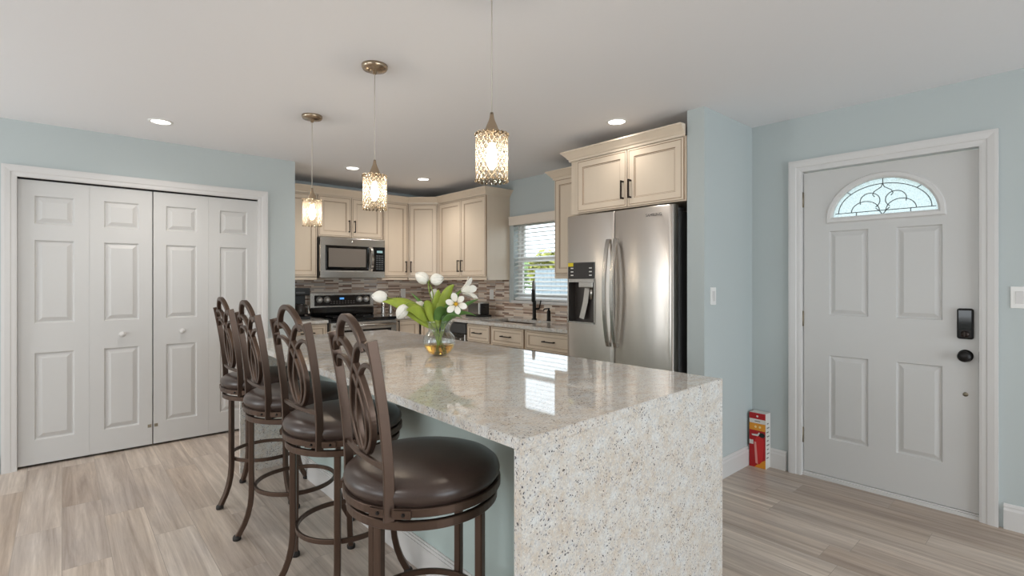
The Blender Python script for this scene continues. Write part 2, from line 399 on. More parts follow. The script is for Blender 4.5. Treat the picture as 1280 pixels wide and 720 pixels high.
def baseboard(name, p, q, nrm):
    p, q, n = Vector(p), Vector(q), Vector(nrm)
    prof = [(0, 0), (0.015, 0), (0.015, 0.10), (0.011, 0.112), (0.011, 0.122), (0.005, 0.134), (0, 0.134)]
    mb = MB(); A, B = [], []
    for o, z in prof:
        A.append(mb.bm.verts.new((*(p + n * o), z))); B.append(mb.bm.verts.new((*(q + n * o), z)))
    k = len(prof)
    for i in range(k): mb.bm.faces.new((A[i], A[(i + 1) % k], B[(i + 1) % k], B[i]))
    mb.bm.faces.new(A); mb.bm.faces.new(B[::-1])
    return struct(mb.build(name, M['white']))
baseboard('baseboard_alcove', (3.08, 1.623), (XE, 1.623), (0, -1))
baseboard('baseboard_alcove_end', (3.08, 1.743), (3.08, 1.608), (-1, 0))
baseboard('baseboard_east', (XE, DY1 + 0.085), (XE, 1.623), (-1, 0))
baseboard('baseboard_southeast', (XE, YS), (XE, DY0 - 0.085), (-1, 0))
baseboard('baseboard_closet', (XW, YC), (-0.32, YC), (0, -1))
baseboard('baseboard_closet_end', (1.405, YC), (1.64, YC), (0, -1))

def casing(name, loc, rz, w, h, cw=0.078, sill=False, th=0.022, bottom=False, depth=0.1):
    """door or window surround in a local frame: opening x 0..w, front face at y=0 facing -y"""
    mb = MB()
    prof = [(0, 0), (0, -0.010), (0.012, -0.013), (0.03, -0.014), (0.034, -0.018), (0.062, -th), (cw, -th), (cw, 0)]
    path = [(0, 0 if not bottom else 0), (0, h), (w, h), (w, 0)]
    rows = []
    for (x, z), (dx, dz) in zip(path, ((-1, 0), (-1, 1), (1, 1), (1, 0))):
        rows.append([mb.bm.verts.new((x + dx * o, y, z + dz * o)) for o, y in prof])
    for A, B in zip(rows, rows[1:]):
        for i in range(len(prof) - 1): mb.bm.faces.new((A[i], A[i + 1], B[i + 1], B[i]))
        mb.bm.faces.new((A[-1], A[0], B[0], B[-1]))
    mb.bm.faces.new(rows[0]); mb.bm.faces.new(rows[-1][::-1])
    # jamb lining
    mb.box(-0.012, 0, 0, 0.0, depth, h); mb.box(w, 0, 0, w + 0.012, depth, h); mb.box(-0.012, 0, h, w + 0.012, depth, h + 0.012)
    return struct(mb.build(name, M['white'], loc=loc, rz=rz))
E = R(-90)   # things that face west (towards -X)
casing('trim_1', (XE, DY1 - 0.012, 0), E, DY1 - DY0 - 0.024, DZ - 0.012, depth=0.13)
casing('trim_2', (-0.233, YC, 0), 0, 1.551, 2.048)

# ---- panel doors
def panel_face(mb, w, h, cols, rows, y=0.0, inset=((0, 0), (0.007, 0.010), (0.014, 0.010), (0.036, 0.001)), skip=None):
    xs = sorted({0, w, *[v for c in cols for v in c]}); zs = sorted({0, h, *[v for r in rows for v in r]})
    for a, b2 in zip(xs, xs[1:]):
        for lo, hi in zip(zs, zs[1:]):
            if skip and skip(a, b2, lo, hi): continue
            if any(abs(c[0] - a) < 1e-6 for c in cols) and any(abs(r[0] - lo) < 1e-6 for r in rows):
                mb.rings(a, lo, b2, hi, [(i, y + d) for i, d in inset])
            else: mb.quad([(a, y, lo), (b2, y, lo), (b2, y, hi), (a, y, hi)])
def slab_back(mb, w, h, y0, y1):
    mb.quad([(0, y1, 0), (0, y1, h), (w, y1, h), (w, y1, 0)])
    for (x, s) in ((0, 1), (w, -1)): mb.quad([(x, y0, 0), (x, y0, h), (x, y1, h), (x, y1, 0)])
    for z in (0, h): mb.quad([(0, y0, z), (w, y0, z), (w, y1, z), (0, y1, z)])

# entry door
dw, dh = DY1 - DY0 - 0.032, DZ - 0.052
ed = struct(thing('door_1', 'white front door with arched leaded fanlight and black keypad lock', 'door', (XE + 0.022, DY1 - 0.016, 0.03), E)); ed['kind'] = 'structure'
mb = MB()
fcx, fz, fa, fb = dw / 2, 1.70, 0.278, 0.238
cols = [(0.155, 0.372), (dw - 0.372, dw - 0.155)]; rows = [(0.245, 0.80), (1.065, 1.62)]
panel_face(mb, dw, dh - 0.0, cols, rows + [(fz, dh)], skip=lambda a, b2, lo, hi: lo > fz - 1e-6)
bm = mb.bm; n = 40; inner, outer = [], []
for i in range(n + 1):
    a = PI * i / n; c, s_ = math.cos(a), math.sin(a)
    inner.append((fcx + fa * c, fz + fb * s_))
    k = min((dw / 2) / abs(c) if abs(c) > 1e-9 else 1e9, (dh - fz) / s_ if s_ > 1e-9 else 1e9)
    outer.append((fcx + k * c, fz + k * s_))
corner = [(dw, dh), (0, dh)]
for i in range(n):
    p, q = outer[i], outer[i + 1]
    pts = [inner[i], p]
    for cn in corner:
        if (p[0] - cn[0]) * (q[0] - cn[0]) <= 0 and abs(p[1] - q[1]) > 1e-6 and abs(p[0] - q[0]) > 1e-6 and min(abs(p[0]-cn[0]), abs(q[0]-cn[0])) < 0.2: pts.append(cn)
    pts += [q, inner[i + 1]]
    mb.quad([(x, 0, z) for x, z in pts])
for i in range(n):
    mb.quad([(inner[i][0], 0, inner[i][1]), (inner[i + 1][0], 0, inner[i + 1][1]), (inner[i + 1][0], 0.044, inner[i + 1][1]), (inner[i][0], 0.044, inner[i][1])])
mb.quad([(fcx - fa, 0, fz), (fcx + fa, 0, fz), (fcx + fa, 0.044, fz), (fcx - fa, 0.044, fz)])
mb.quad([(0, 0.044, 0), (0, 0.044, fz), (dw, 0.044, fz), (dw, 0.044, 0)])
for i in range(n): mb.quad([(inner[i][0], 0.044, inner[i][1]), (outer[i][0], 0.044, outer[i][1]), (outer[i + 1][0], 0.044, outer[i + 1][1]), (inner[i + 1][0], 0.044, inner[i + 1][1])])
for x in (0, dw): mb.quad([(x, 0, 0), (x, 0, dh), (x, 0.044, dh), (x, 0.044, 0)])
for z in (0, dh): mb.quad([(0, 0, z), (dw, 0, z), (dw, 0.044, z), (0, 0.044, z)])
bmesh.ops.remove_doubles(mb.bm, verts=mb.bm.verts[:], dist=1e-5)
mb.build('door_slab', M['door'], ed)
mb = MB()
def halfell(a, b2, z0, n=40): return [(fcx + a * math.cos(PI * i / n), z0 + b2 * math.sin(PI * i / n)) for i in range(n + 1)]
prof = [(-0.008, 0.02), (-0.008, -0.004), (0.004, -0.011), (0.022, -0.011), (0.030, 0.0)]
loops = []
for o, y in prof:
    pts = halfell(fa + o, fb + o, fz - 0.0); pts = [(x, z) for x, z in pts]
    base = [(fcx - fa - o, fz - o), (fcx + fa + o, fz - o)]
    loops.append([mb.bm.verts.new((x, y, z)) for x, z in pts + base])
for A, B in zip(loops, loops[1:]):
    for i in range(len(A)):
        j = (i + 1) % len(A); mb.bm.faces.new((A[i], A[j], B[j], B[i]))
mb.build('fanlight_frame', M['white'], ed)
mb = MB(); pts = halfell(fa, fb, fz); mb.bm.faces.new([mb.bm.verts.new((x, 0.018, z)) for x, z in pts])
r = bmesh.ops.extrude_face_region(mb.bm, geom=mb.bm.faces[:])
for v in r['geom']:
    if isinstance(v, bmesh.types.BMVert): v.co.y += 0.004
mb.build('fanlight_glass', M['leaded'], ed)
mb = MB()
def came(pts): mb.sweep([(fcx + x * fa, 0.015, fz + z * fb) for x, z in pts], 0.0045, 0.005, (0, 1, 0))
def arc(cx, cz, rx, rz, a0, a1, n=16): return [(cx + rx * math.cos(R(a0 + (a1 - a0) * i / n)), cz + rz * math.sin(R(a0 + (a1 - a0) * i / n))) for i in range(n + 1)]
came(arc(0, 0.13, 0.86, 0.70, 0, 180, 30)); came([(-0.93, 0.13), (0.93, 0.13)])
for a in (45, 90, 135):
    c, s_ = math.cos(R(a)), math.sin(R(a)); came([(0.86 * c, 0.13 + 0.70 * s_), (0.98 * c, 0.98 * s_)])
for sx in (-1, 1):
    came([(sx * x, z) for x, z in arc(0.33, 0.13, 0.27, 0.27, 0, 180)])
    came([(sx * x, z) for x, z in arc(0.24, 0.40, 0.19, 0.21, -20, 235)])
    came([(0, 0.83), (sx * 0.03, 0.74), (sx * 0.16, 0.64), (sx * 0.19, 0.56), (sx * 0.15, 0.5)])
    came([(0, 0.02), (sx * 0.06, 0.12), (sx * 0.13, 0.2)]); came([(sx * 0.5, 0.0), (sx * 0.5, 0.13)])
mb.build('leading', M['lead'], ed)
for z in (0.242, 1.035, 1.845):
    mb = MB(); mb.box(-0.014, -0.006, z - 0.05, 0.002, 0.004, z + 0.05); mb.lathe([(0.007, z - 0.052), (0.007, z + 0.052)], 12, (-0.006, -0.006, 0)); mb.build('hinge', M['brass'], ed)
lx = dw - 0.055
mb = MB(); mb.box(lx - 0.036, -0.024, 0.966, lx + 0.036, 0, 1.138, bev=0.012, seg=3)
lk = mb.build('keypad_lock', M['matteblack'], ed)
mb = MB(); mb.box(lx - 0.028, -0.026, 1.02, lx + 0.028, -0.023, 1.128, bev=0.001); mb.build('keypad_glass', M['blackglass'], lk)
mb = MB(); mb.lathe([(0, -0.036), (0.017, -0.036), (0.02, -0.022)], 24, (lx, 0, 0.995), axis='y', cap=False); mb.box(lx - 0.004, -0.045, 0.98, lx + 0.004, -0.034, 1.01, bev=0.002); mb.build('thumb_turn', M['bronze'], lk)
mb = MB(); mb.lathe([(0.034, 0), (0.034, -0.008), (0.014, -0.012), (0.014, -0.03), (0.026, -0.04), (0.031, -0.052), (0.026, -0.064), (0, -0.067)], 32, (lx, 0, 0.872), axis='y'); mb.build('door_knob', M['matteblack'], ed)
mb = MB(); mb.lathe([(0.012, 0), (0.012, -0.003), (0, -0.004)], 20, (lx, 0, 0.655), axis='y'); mb.build('peg_plate', M['brass'], ed)
mb = MB(); mb.box(dw, -0.003, 0.84, dw + 0.008, 0.01, 0.9); mb.build('strike_plate', M['matteblack'], ed)
mb = MB(); mb.box(-0.014, -0.014, -0.03, dw + 0.014, 0.11, -0.012); mb.box(-0.014, 0.0, -0.012, dw + 0.014, 0.05, -0.004, bev=0.001); struct(mb.build('trim_3', M['white'], loc=(XE + 0.022, DY1 - 0.016, 0.03), rz=E))

# closet bifold doors
lw = 1.551 / 4 - 0.002
def bifold(n, x0, label):
    t = struct(thing('door_%d' % n, label, 'closet door', (x0, YC + 0.022, 0.018))); 
    for k in (0, 1):
        mb = MB(); hh = 2.018
        panel_face(mb, lw, hh, [(0.085, lw - 0.085)], [(0.17, 0.79), (1.0, 1.595), (1.71, 1.91)], inset=((0, 0), (0.009, 0.012), (0.015, 0.012), (0.042, 0.001)))
        slab_back(mb, lw, hh, 0, 0.033)
        bmesh.ops.remove_doubles(mb.bm, verts=mb.bm.verts[:], dist=1e-5)
        lf = mb.build('door_leaf', M['door'], t, loc=(k * (lw + 0.0008), 0, 0))
        if (n == 2) == (k == 1):
            mb = MB(); mb.lathe([(0.012, 0), (0.009, -0.012), (0.018, -0.02), (0.021, -0.028), (0.016, -0.036), (0, -0.038)], 24, (lw / 2, 0, 0.892), axis='y'); mb.build('knob', M['white'], lf)
            px = lw - 0.018 if n == 2 else 0.018
            mb = MB(); mb.box(px - 0.012, -0.003, 0.135, px + 0.012, 0, 0.16, bev=0.001); mb.build('alignment_plate', M['brass'], lf)
    return t
bifold(2, -0.231, 'white six panel bifold closet door pair further from the kitchen')
bifold(3, -0.231 + 2 * lw + 0.008, 'white six panel bifold closet door pair beside the bar stools')
mb = MB(); mb.box(-0.233, YC + 0.015, 2.04, 1.318, YC + 0.05, 2.048); struct(mb.build('trim_4', M['dark']))

# window
wd = WY1 - WY0
wi = struct(thing('window_1', 'white sash window above the sink', 'window', (XE, WY1, WZ0), E))
hh = WZ1 - WZ0
mb = MB(); y0 = 0.07
def frame_rect(mb, x0, z0, x1, z1, t, ya, yb):
    mb.box(x0, ya, z0, x0 + t, yb, z1); mb.box(x1 - t, ya, z0, x1, yb, z1); mb.box(x0 + t, ya, z0, x1 - t, yb, z0 + t); mb.box(x0 + t, ya, z1 - t, x1 - t, yb, z1)
frame_rect(mb, 0, 0, wd, hh, 0.03, y0, y0 + 0.06); mb.build('window_frame', M['white'], wi)
mb = MB(); frame_rect(mb, 0.03, 0.03, wd - 0.03, hh / 2 + 0.03, 0.038, y0 + 0.005, y0 + 0.028); mb.build('sash', M['white'], wi)
mb = MB(); frame_rect(mb, 0.03, hh / 2 - 0.01, wd - 0.03, hh - 0.03, 0.038, y0 + 0.03, y0 + 0.055); mb.build('sash', M['white'], wi)
mb = MB(); mb.box(0.06, y0 + 0.014, 0.06, wd - 0.06, y0 + 0.018, hh / 2); mb.build('pane', M['pane'], wi)
mb = MB(); mb.box(0.06, y0 + 0.04, hh / 2 + 0.02, wd - 0.06, y0 + 0.044, hh - 0.06); mb.build('pane', M['pane'], wi)
mb = MB(); mb.box(-0.012, -0.03, -0.03, wd + 0.012, 0.07, 0.0, bev=0.004); mb.build('sill', M['white'], wi)
bl = thing('window_blind', 'white horizontal blind hanging in the window over the sink', 'window blind', (XE, WY1, WZ0), E)
mb = MB(); mb.box(-0.03, -0.05, hh - 0.065, wd + 0.02, 0.0, hh + 0.03, bev=0.003); mb.box(-0.033, -0.054, hh + 0.018, wd + 0.023, -0.001, hh + 0.03, bev=0.002); mb.build('valance', mat('cream_valance', (232, 220, 206), 0.45), bl)
ns_ = 19
for i in range(ns_):
    z = 0.03 + i * (hh - 0.1) / (ns_ - 1); mb = MB()
    mb.sweep([(0.008, 0.03, z), (wd - 0.008, 0.03, z)], 0.0028, 0.048, (0, 0.93, 0.36)); mb.build('slat', M['blind'], bl)
mb = MB(); mb.box(0.008, 0.01, 0.004, wd - 0.008, 0.05, 0.02, bev=0.003); mb.build('bottom_rail', M['blind'], bl)
for x in (0.16, wd - 0.16):
    mb = MB(); mb.sweep([(x, 0.006, 0.01), (x, 0.006, hh - 0.05)], 0.0015, 0.0015, (0, 1, 0), rnd=6); mb.build('cord', M['blind'], bl)

# outside
mb = MB(); mb.box(XE + 0.14, -6, -0.3, 30, 24, -0.15); struct(mb.build('ground', M['ground']))
fe = thing('fence', 'pale board fence in the yard seen through the blind', 'fence', (9.2, 9.5, -0.15), E)
mb = MB()
for i in range(60): mb.box(i * 0.15, 0, 0, i * 0.15 + 0.143, 0.025, 1.78, bev=0.004, seg=1)
mb.build('boards', M['fence'], fe)
mb = MB(); mb.box(0, 0.025, 0.35, 9, 0.07, 0.44); mb.box(0, 0.025, 1.4, 9, 0.07, 1.49); mb.build('rail', M['fence'], fe)
def tree(x, y, hgt, rad, label, seed, m):
    rnd = random.Random(seed)
    t = thing('garden_tree', label, 'tree', (x, y, -0.15), 0, 'trees beyond the fence')
    mb = MB(); mb.sweep([(0, 0, 0), (0.05, 0, hgt * 0.4), (0, 0.05, hgt * 0.8)], 0.2, 0.2, (1, 0, 0), rnd=8, taper=lambda k: 1 - 0.6 * k); mb.build('trunk', M['bark'], t)
    mb = MB()
    for i in range(1300):
        v = Vector((rnd.gauss(0, 1), rnd.gauss(0, 1), rnd.gauss(0, 0.8))).normalized() * rad * rnd.uniform(0.35, 1); v.z += hgt * 0.8
        a = Vector((rnd.gauss(0, 1), rnd.gauss(0, 1), rnd.gauss(0, 1))).normalized(); b2 = a.orthogonal().normalized(); s_ = rnd.uniform(0.08, 0.16)
        mb.quad([v + a * s_, v + b2 * s_ * 0.5, v - a * s_, v - b2 * s_ * 0.5])
    mb.build('crown', m, t, fix=False)
M['foliage2'] = mat('yellow_green_leaves', (178, 178, 82), 0.6, var=(4, 0.3))
tree(11.5, 12.9, 2.1, 0.75, 'bushy green tree beyond the pale fence', 3, M['foliage'])
tree(10.6, 10.4, 2.2, 0.6, 'yellowish tree beyond the pale fence', 5, M['foliage2'])
tree(13.2, 12.0, 2.3, 0.6, 'small green tree behind the yellowish tree', 9, M['foliage'])

# living room windows behind the photographer (frames only, daylight lamps stand in them)
wn = struct(thing('window_2', None, None, (3.35, YS, 0.02), R(180)))
mb = MB(); frame_rect(mb, 0, 0, 3.7, 2.33, 0.06, 0.02, 0.1); mb.box(1.82, 0.02, 0.06, 1.88, 0.1, 2.27); mb.build('window_frame', M['white'], wn)
wn = struct(thing('window_3', None, None, (XW, -0.2, 0.7), R(90)))
mb = MB(); frame_rect(mb, 0, 0, 2.6, 1.5, 0.05, 0.02, 0.1); mb.box(1.28, 0.02, 0.05, 1.32, 0.1, 1.45); mb.build('window_frame', M['white'], wn)

wn = struct(thing('window_4', None, None, (XW, 3.5, 0.55), R(90)))
mb = MB(); frame_rect(mb, 0, 0, 1.1, 1.6, 0.05, 0.02, 0.1); mb.build('window_frame', M['white'], wn)

# backsplash
def backsplash(name, loc, rz, pieces):
    mb = MB()
    for x0, z0, x1, z1 in pieces: mb.box(x0, -0.008, z0, x1, 0.0, z1)
    return struct(mb.build(name, M['tile'], loc=loc, rz=rz))
backsplash('wall_backsplash_north', (1.64, YR, 0), 0, [(0, 0.90, 2.132, 1.42)])
backsplash('wall_backsplash_east', (XE, YR - 0.008, 0), E, [(0, 0.90, 1.52, 1.42), (1.52, 0.90, YR - WY0 - 0.008, WZ0 - 0.03), (YR - WY0 - 0.008, 0.90, 3.12, 1.42)])

# ------------------------------------------------------------------ cabinets
RINGS = [(0, 0.019), (0.0, 0.002), (0.002, 0.0), (0.011, 0.0), (0.0135, 0.0018), (0.0165, 0.0), (0.056, 0.0), (0.060, 0.006), (0.064, 0.006), (0.067, 0.008), (0.072, 0.008)]
RM = [1, 0, 0, 1, 1, 0, 1, 0, 1, 0, 0]
def cab_door(parent, name, x0, z0, x1, z1, handle=None, y=0.0, small=False):
    mb = MB()
    k = 0.7 if small else 1
    mb.rings(x0, z0, x1, z1, [(i * (k if i > 0.02 else 1), y + d) for i, d in RINGS], RM)
    mb.quad([(x0, y + 0.019, z0), (x0, y + 0.019, z1), (x1, y + 0.019, z1), (x1, y + 0.019, z0)])
    o = mb.build(name, [M['cab'], M['glaze']], parent)
    if handle:
        mb = MB(); kind, hx, hz = handle; L = 0.06
        if kind == 'v':
            mb.box(hx - 0.005, y - 0.034, hz - L - 0.008, hx + 0.005, y - 0.024, hz + L + 0.008, bev=0.002)
            for s_ in (-1, 1): mb.box(hx - 0.006, y - 0.026, hz + s_ * L - 0.006, hx + 0.006, y, hz + s_ * L + 0.006, bev=0.0015)
        else:
            mb.box(hx - L - 0.01, y - 0.034, hz - 0.005, hx + L + 0.01, y - 0.024, hz + 0.005, bev=0.002)
            for s_ in (-1, 1): mb.box(hx + s_ * L - 0.006, y - 0.026, hz - 0.006, hx + s_ * L + 0.006, y, hz + 0.006, bev=0.0015)
        mb.build('handle', M['bronze'], o)
    return o
CROWN = [(0, -0.078), (0.006, -0.078), (0.008, -0.062), (0.016, -0.056), (0.022, -0.046), (0.046, -0.02), (0.052, -0.012), (0.058, -0.011), (0.058, 0.0), (0, 0.0)]
def crown_seg(parent, pts, i, zt, inv, prof=CROWN):
    """segment i of a crown along plan polyline pts (world); outward = right of travel"""
    pts = [Vector(p) for p in pts]; n = len(pts)
    def nrm(a, b2): d = (b2 - a).normalized(); return Vector((d.y, -d.x))
    def mit(k):
        ns_ = []
        if k > 0: ns_.append(nrm(pts[k - 1], pts[k]))
        if k < n - 1: ns_.append(nrm(pts[k], pts[k + 1]))
        if len(ns_) == 1: return ns_[0]
        m = (ns_[0] + ns_[1]); return m / (1 + ns_[0].dot(ns_[1]))
    mb = MB(); k = len(prof)
    A = [mb.bm.verts.new(inv @ Vector((*(pts[i] + mit(i) * o), zt + z))) for o, z in prof]
    B = [mb.bm.verts.new(inv @ Vector((*(pts[i + 1] + mit(i + 1) * o), zt + z))) for o, z in prof]
    for j in range(k): mb.bm.faces.new((A[j], A[(j + 1) % k], B[(j + 1) % k], B[j]))
    mb.bm.faces.new(A[::-1]); mb.bm.faces.new(B)
    return mb.build('crown_moulding', M['cab'], parent)
def inv_of(o): return (Matrix.Translation(o.location) @ Matrix.Rotation(o.rotation_euler.z, 4, 'Z')).inverted()

ZB, ZT, ZC = 1.36, 2.262, 2.335
YF, XF = 5.50, 3.434
DIA = (3.17, 3.434, 5.235)   # diagonal corner from (3.17,5.5) to (3.434,5.235)
NW = [(1.645, YF), (3.17, YF), (3.434, 5.235), (3.434, 4.31), (XE, 4.31)]
def wall_cab(label, loc, rz, wd, dp, h, doors, poly=None, rail=True, group='cream wall cabinets'):
    t = thing('wall_cabinet', label, 'wall cabinet', loc, rz, group)
    mb = MB()
    if poly: mb.prism(poly, 0, h)
    else: mb.box(0, 0.02, 0, wd, dp, h)
    mb.build('cabinet_box', M['cab'], t)
    for x0, x1, hs in doors:
        hx = x1 - 0.03 if hs == 'r' else x0 + 0.03
        hz = 0.13 if h > 0.6 else 0.13
        cab_door(t, 'door', x0, 0.008, x1, h - 0.01, ('v', hx, hz) if hs else None)
    if rail:
        mb = MB(); mb.box(0, 0.012, -0.03, wd, 0.032, 0.0, bev=0.004); mb.build('light_rail', M['cab'], t)
    return t
cA = wall_cab('cream wall cabinet above the coffee maker beside the closet wall', (1.645, YF, ZB), 0, 0.42, 0.345, ZT - ZB, [(0.006, 0.414, None)])
cB = wall_cab('short cream wall cabinet with two doors above the microwave', (2.068, YF, 1.80), 0, 0.762, 0.345, ZT - 1.80, [(0.006, 0.379, 'r'), (0.384, 0.756, 'l')], rail=False)
cC = wall_cab('cream one door wall cabinet between microwave and angled corner cabinet', (2.832, YF, ZB), 0, 0.338, 0.345, ZT - ZB, [(0.012, 0.332, 'r')])
L = math.hypot(0.264, 0.265)
inv = (Matrix.Translation((3.17, YF, 0)) @ Matrix.Rotation(R(-45), 4, 'Z')).inverted()
poly = [inv @ Vector((x, y, 0)) for x, y in ((3.17, YF + 0.028), (3.454, 5.235), (XE, 5.235), (XE, YR), (3.17, YR))]
cD = wall_cab('angled cream corner wall cabinet with a single door', (3.17, YF, ZB), R(-45), L, 0.3, ZT - ZB, [(0.012, L - 0.012, 'l')], poly=poly)
cE = wall_cab('tall two door cream wall cabinet whose side faces the window', (XF, 5.235, ZB), E, 0.925, 0.346, ZT - ZB, [(0.012, 0.462, 'r'), (0.468, 0.918, 'l')])
mb = MB(); mb.box(0.91, 0.02, -0.03, 0.925, 0.346, 0.0); mb.build('light_rail', M['cab'], cE)
for c, i in ((cA, 0), (cD, 1), (cE, 2)):
    pass
seg = [(1.645, YF), (2.068, YF), (2.832, YF), (3.17, YF), (3.434, 5.235), (3.434, 4.31), (XE, 4.31)]
for c, ii in ((cA, [0]), (cB, [1]), (cC, [2]), (cD, [3]), (cE, [4, 5])):
    for i in ii: crown_seg(c, seg, i, ZC, inv_of(c))
cF = wall_cab('narrow cream wall cabinet between the window and the refrigerator', (XF, 3.296, ZB + 0.01), E, 0.535, 0.346, ZT - ZB, [(0.012, 0.524, 'r')])
seg2 = [(XE, 3.296), (XF, 3.296), (XF, 2.76)]
for i in (0, 1): crown_seg(cF, seg2, i, ZC, inv_of(cF))
cG = wall_cab('deep two door cream cabinet above the stainless refrigerator', (3.06, 2.757, 1.852), E, 1.01, 0.70, 2.28 - 1.852, [(0.074, 0.550, 'r'), (0.556, 0.996, 'l')], rail=False)
seg3 = [(XE, 2.757), (3.062, 2.757), (3.062, 1.745)]
for i in (0, 1): crown_seg(cG, seg3, i, 2.352, inv_of(cG))

# base units
CT, CB = 0.915, 0.885
def base_cab(label, loc, rz, wd, dp, fronts, top=CB):
    t = thing('base_cabinet', label, 'base cabinet', loc, rz, 'cream base cabinets')
    mb = MB(); mb.box(0, 0.02, 0.10, wd, dp, top)
    if top < CB: mb.box(0, 0.02, top, wd, 0.06, CB)
    mb.build('cabinet_box', M['cab'], t)
    mb = MB(); mb.box(0, 0.075, 0, wd, dp, 0.10); mb.build('toe_kick', M['cab'], t)
    for kind, x0, z0, x1, z1, hd in fronts: cab_door(t, kind, x0, z0, x1, z1, hd, small=kind == 'drawer')
    return t
YB = 5.215; XB = 3.165
base_cab('cream base cabinet under the coffee maker', (1.645, YB, 0), 0, 0.42, 0.63, [('drawer', 0.008, 0.70, 0.412, 0.872, ('h', 0.21, 0.79)), ('door', 0.008, 0.11, 0.412, 0.692, ('v', 0.37, 0.6))])
base_cab('cream base cabinet beside the oven in the corner', (2.84, YB, 0), 0, 0.325, 0.63, [('door', 0.008, 0.11, 0.317, 0.872, ('v', 0.035, 0.80))])
base_cab('cream corner base cabinet next to the dishwasher', (XB, 5.215, 0), E, 0.31, 0.615, [('door', 0.02, 0.11, 0.302, 0.872, None)])
def drawer_unit(label, y1, y0, top=CB):
    w_ = y1 - y0
    base_cab(label, (XB, y1, 0), E, w_, 0.605, [('drawer', 0.012, 0.70, w_ - 0.012, 0.872, ('h', w_ / 2, 0.79)), ('door', 0.012, 0.11, w_ / 2 - 0.002, 0.69, ('v', w_ / 2 - 0.035, 0.6)), ('door', w_ / 2 + 0.002, 0.11, w_ - 0.012, 0.69, ('v', w_ / 2 + 0.035, 0.6))], top)
drawer_unit('cream base cabinet right next to the dishwasher', 4.298, 3.905, 0.66)
drawer_unit('cream base cabinet under the sink', 3.90, 3.41, 0.66)
drawer_unit('cream base cabinet next to the refrigerator', 3.405, 2.77)
dwt = thing('dishwasher', 'stainless dishwasher in the run of base cabinets', 'dishwasher', (XB, 4.90, 0), E)
mb = MB(); mb.box(0.0, 0.02, 0.1, 0.6, 0.6, 0.88); mb.box(0.0, 0.08, 0, 0.6, 0.6, 0.1); mb.build('body', M['black'], dwt)
mb = MB(); mb.box(0.012, -0.012, 0.12, 0.588, 0.02, 0.76, bev=0.005); mb.build('door', M['steel'], dwt)
mb = MB(); mb.box(0.012, -0.01, 0.765, 0.588, 0.02, 0.872, bev=0.004); mb.build('control_panel', M['greyside'], dwt)
mb = MB(); mb.box(0.04, -0.05, 0.70, 0.56, -0.03, 0.72, bev=0.006); mb.box(0.06, -0.03, 0.70, 0.08, -0.01, 0.72); mb.box(0.52, -0.03, 0.70, 0.54, -0.01, 0.72); mb.build('handle', M['steel'], dwt)

# worktops
wt = thing('worktop', 'cream granite worktop running under the window around the corner', 'worktop', (0, 0, 0))
mb = MB()
SX0, SX1, SY0, SY1 = 3.27, 3.63, 3.47, 4.17
xs = [3.135, SX0, SX1, XE - 0.008]; ys = [2.765, SY0, SY1, 5.19]
for a, b2 in zip(xs, xs[1:]):
    for c, d in zip(ys, ys[1:]):
        if a == SX0 and c == SY0: continue
        mb.box(a, c, CB, b2, d, CT)
mb.box(2.836, 5.19, CB, XE - 0.008, YR - 0.008, CT)
mb.build('slab', M['granite'], wt)
mb = MB(); mb.box(1.645, 5.19, CB, 2.062, YR - 0.008, CT); tag(mb.build('worktop', M['granite']), 'short cream granite worktop under the coffee maker', 'worktop')
sk = thing('sink', 'dark undermount sink below the window', 'sink', ((SX0 + SX1) / 2, (SY0 + SY1) / 2, CB - 0.2))
mb = MB(); hx, hy = (SX1 - SX0) / 2 + 0.005, (SY1 - SY0) / 2 + 0.005
mb.box(-hx - 0.01, -hy - 0.01, -0.01, hx + 0.01, hy + 0.01, 0.0)
for q in ((-hx - 0.01, -hy - 0.01, -hx, hy + 0.01), (hx, -hy - 0.01, hx + 0.01, hy + 0.01), (-hx, -hy - 0.01, hx, -hy), (-hx, hy, hx, hy + 0.01)): mb.box(q[0], q[1], 0, q[2], q[3], 0.198)
mb.build('basin', mat('bronze_composite_sink', (86, 70, 60), 0.4), sk)
mb = MB(); mb.lathe([(0.045, 0), (0.045, 0.004), (0.02, 0.002), (0, 0.002)], 24); mb.build('drain', M['steel'], sk)

fa_ = thing('faucet', 'tall black pull down faucet behind the sink', 'faucet', (3.70, 3.83, CT), R(42))
mb = MB(); mb.lathe([(0.028, 0), (0.028, 0.01), (0.02, 0.014), (0.019, 0.19), (0.016, 0.2), (0.013, 0.2)], 24); mb.build('base', M['matteblack'], fa_)
mb = MB(); pts = [(0, 0, 0.2), (0, 0, 0.32), (-0.01, 0, 0.36), (-0.05, 0, 0.395), (-0.1, 0, 0.395), (-0.14, 0, 0.36), (-0.155, 0, 0.31)]
pp = []
for i in range(len(pts) - 1):
    for k in range(4): pp.append(Vector(pts[i]).lerp(Vector(pts[i + 1]), k / 4))
mb.sweep(pp + [pts[-1]], 0.028, 0.028, (0, 1, 0), rnd=14); mb.build('spout', mat('dark_steel', (120, 116, 112), 0.35, metal=0.8), fa_)
mb = MB(); mb.lathe([(0.013, 0.13), (0.018, 0.12), (0.018, 0.02), (0.014, 0)], 18, (-0.157, 0, 0.19)); mb.build('spray_head', M['matteblack'], fa_)
mb = MB(); mb.sweep([(0, 0, 0.11), (0, -0.05, 0.115)], 0.022, 0.022, (0, 0, 1), rnd=12); mb.sweep([(0, -0.05, 0.11), (0, -0.068, 0.2)], 0.012, 0.012, (1, 0, 0), rnd=10); mb.build('lever', M['matteblack'], fa_)
sd = thing('soap_dispenser', 'short black soap dispenser beside the faucet', 'soap dispenser', (3.70, 3.62, CT))
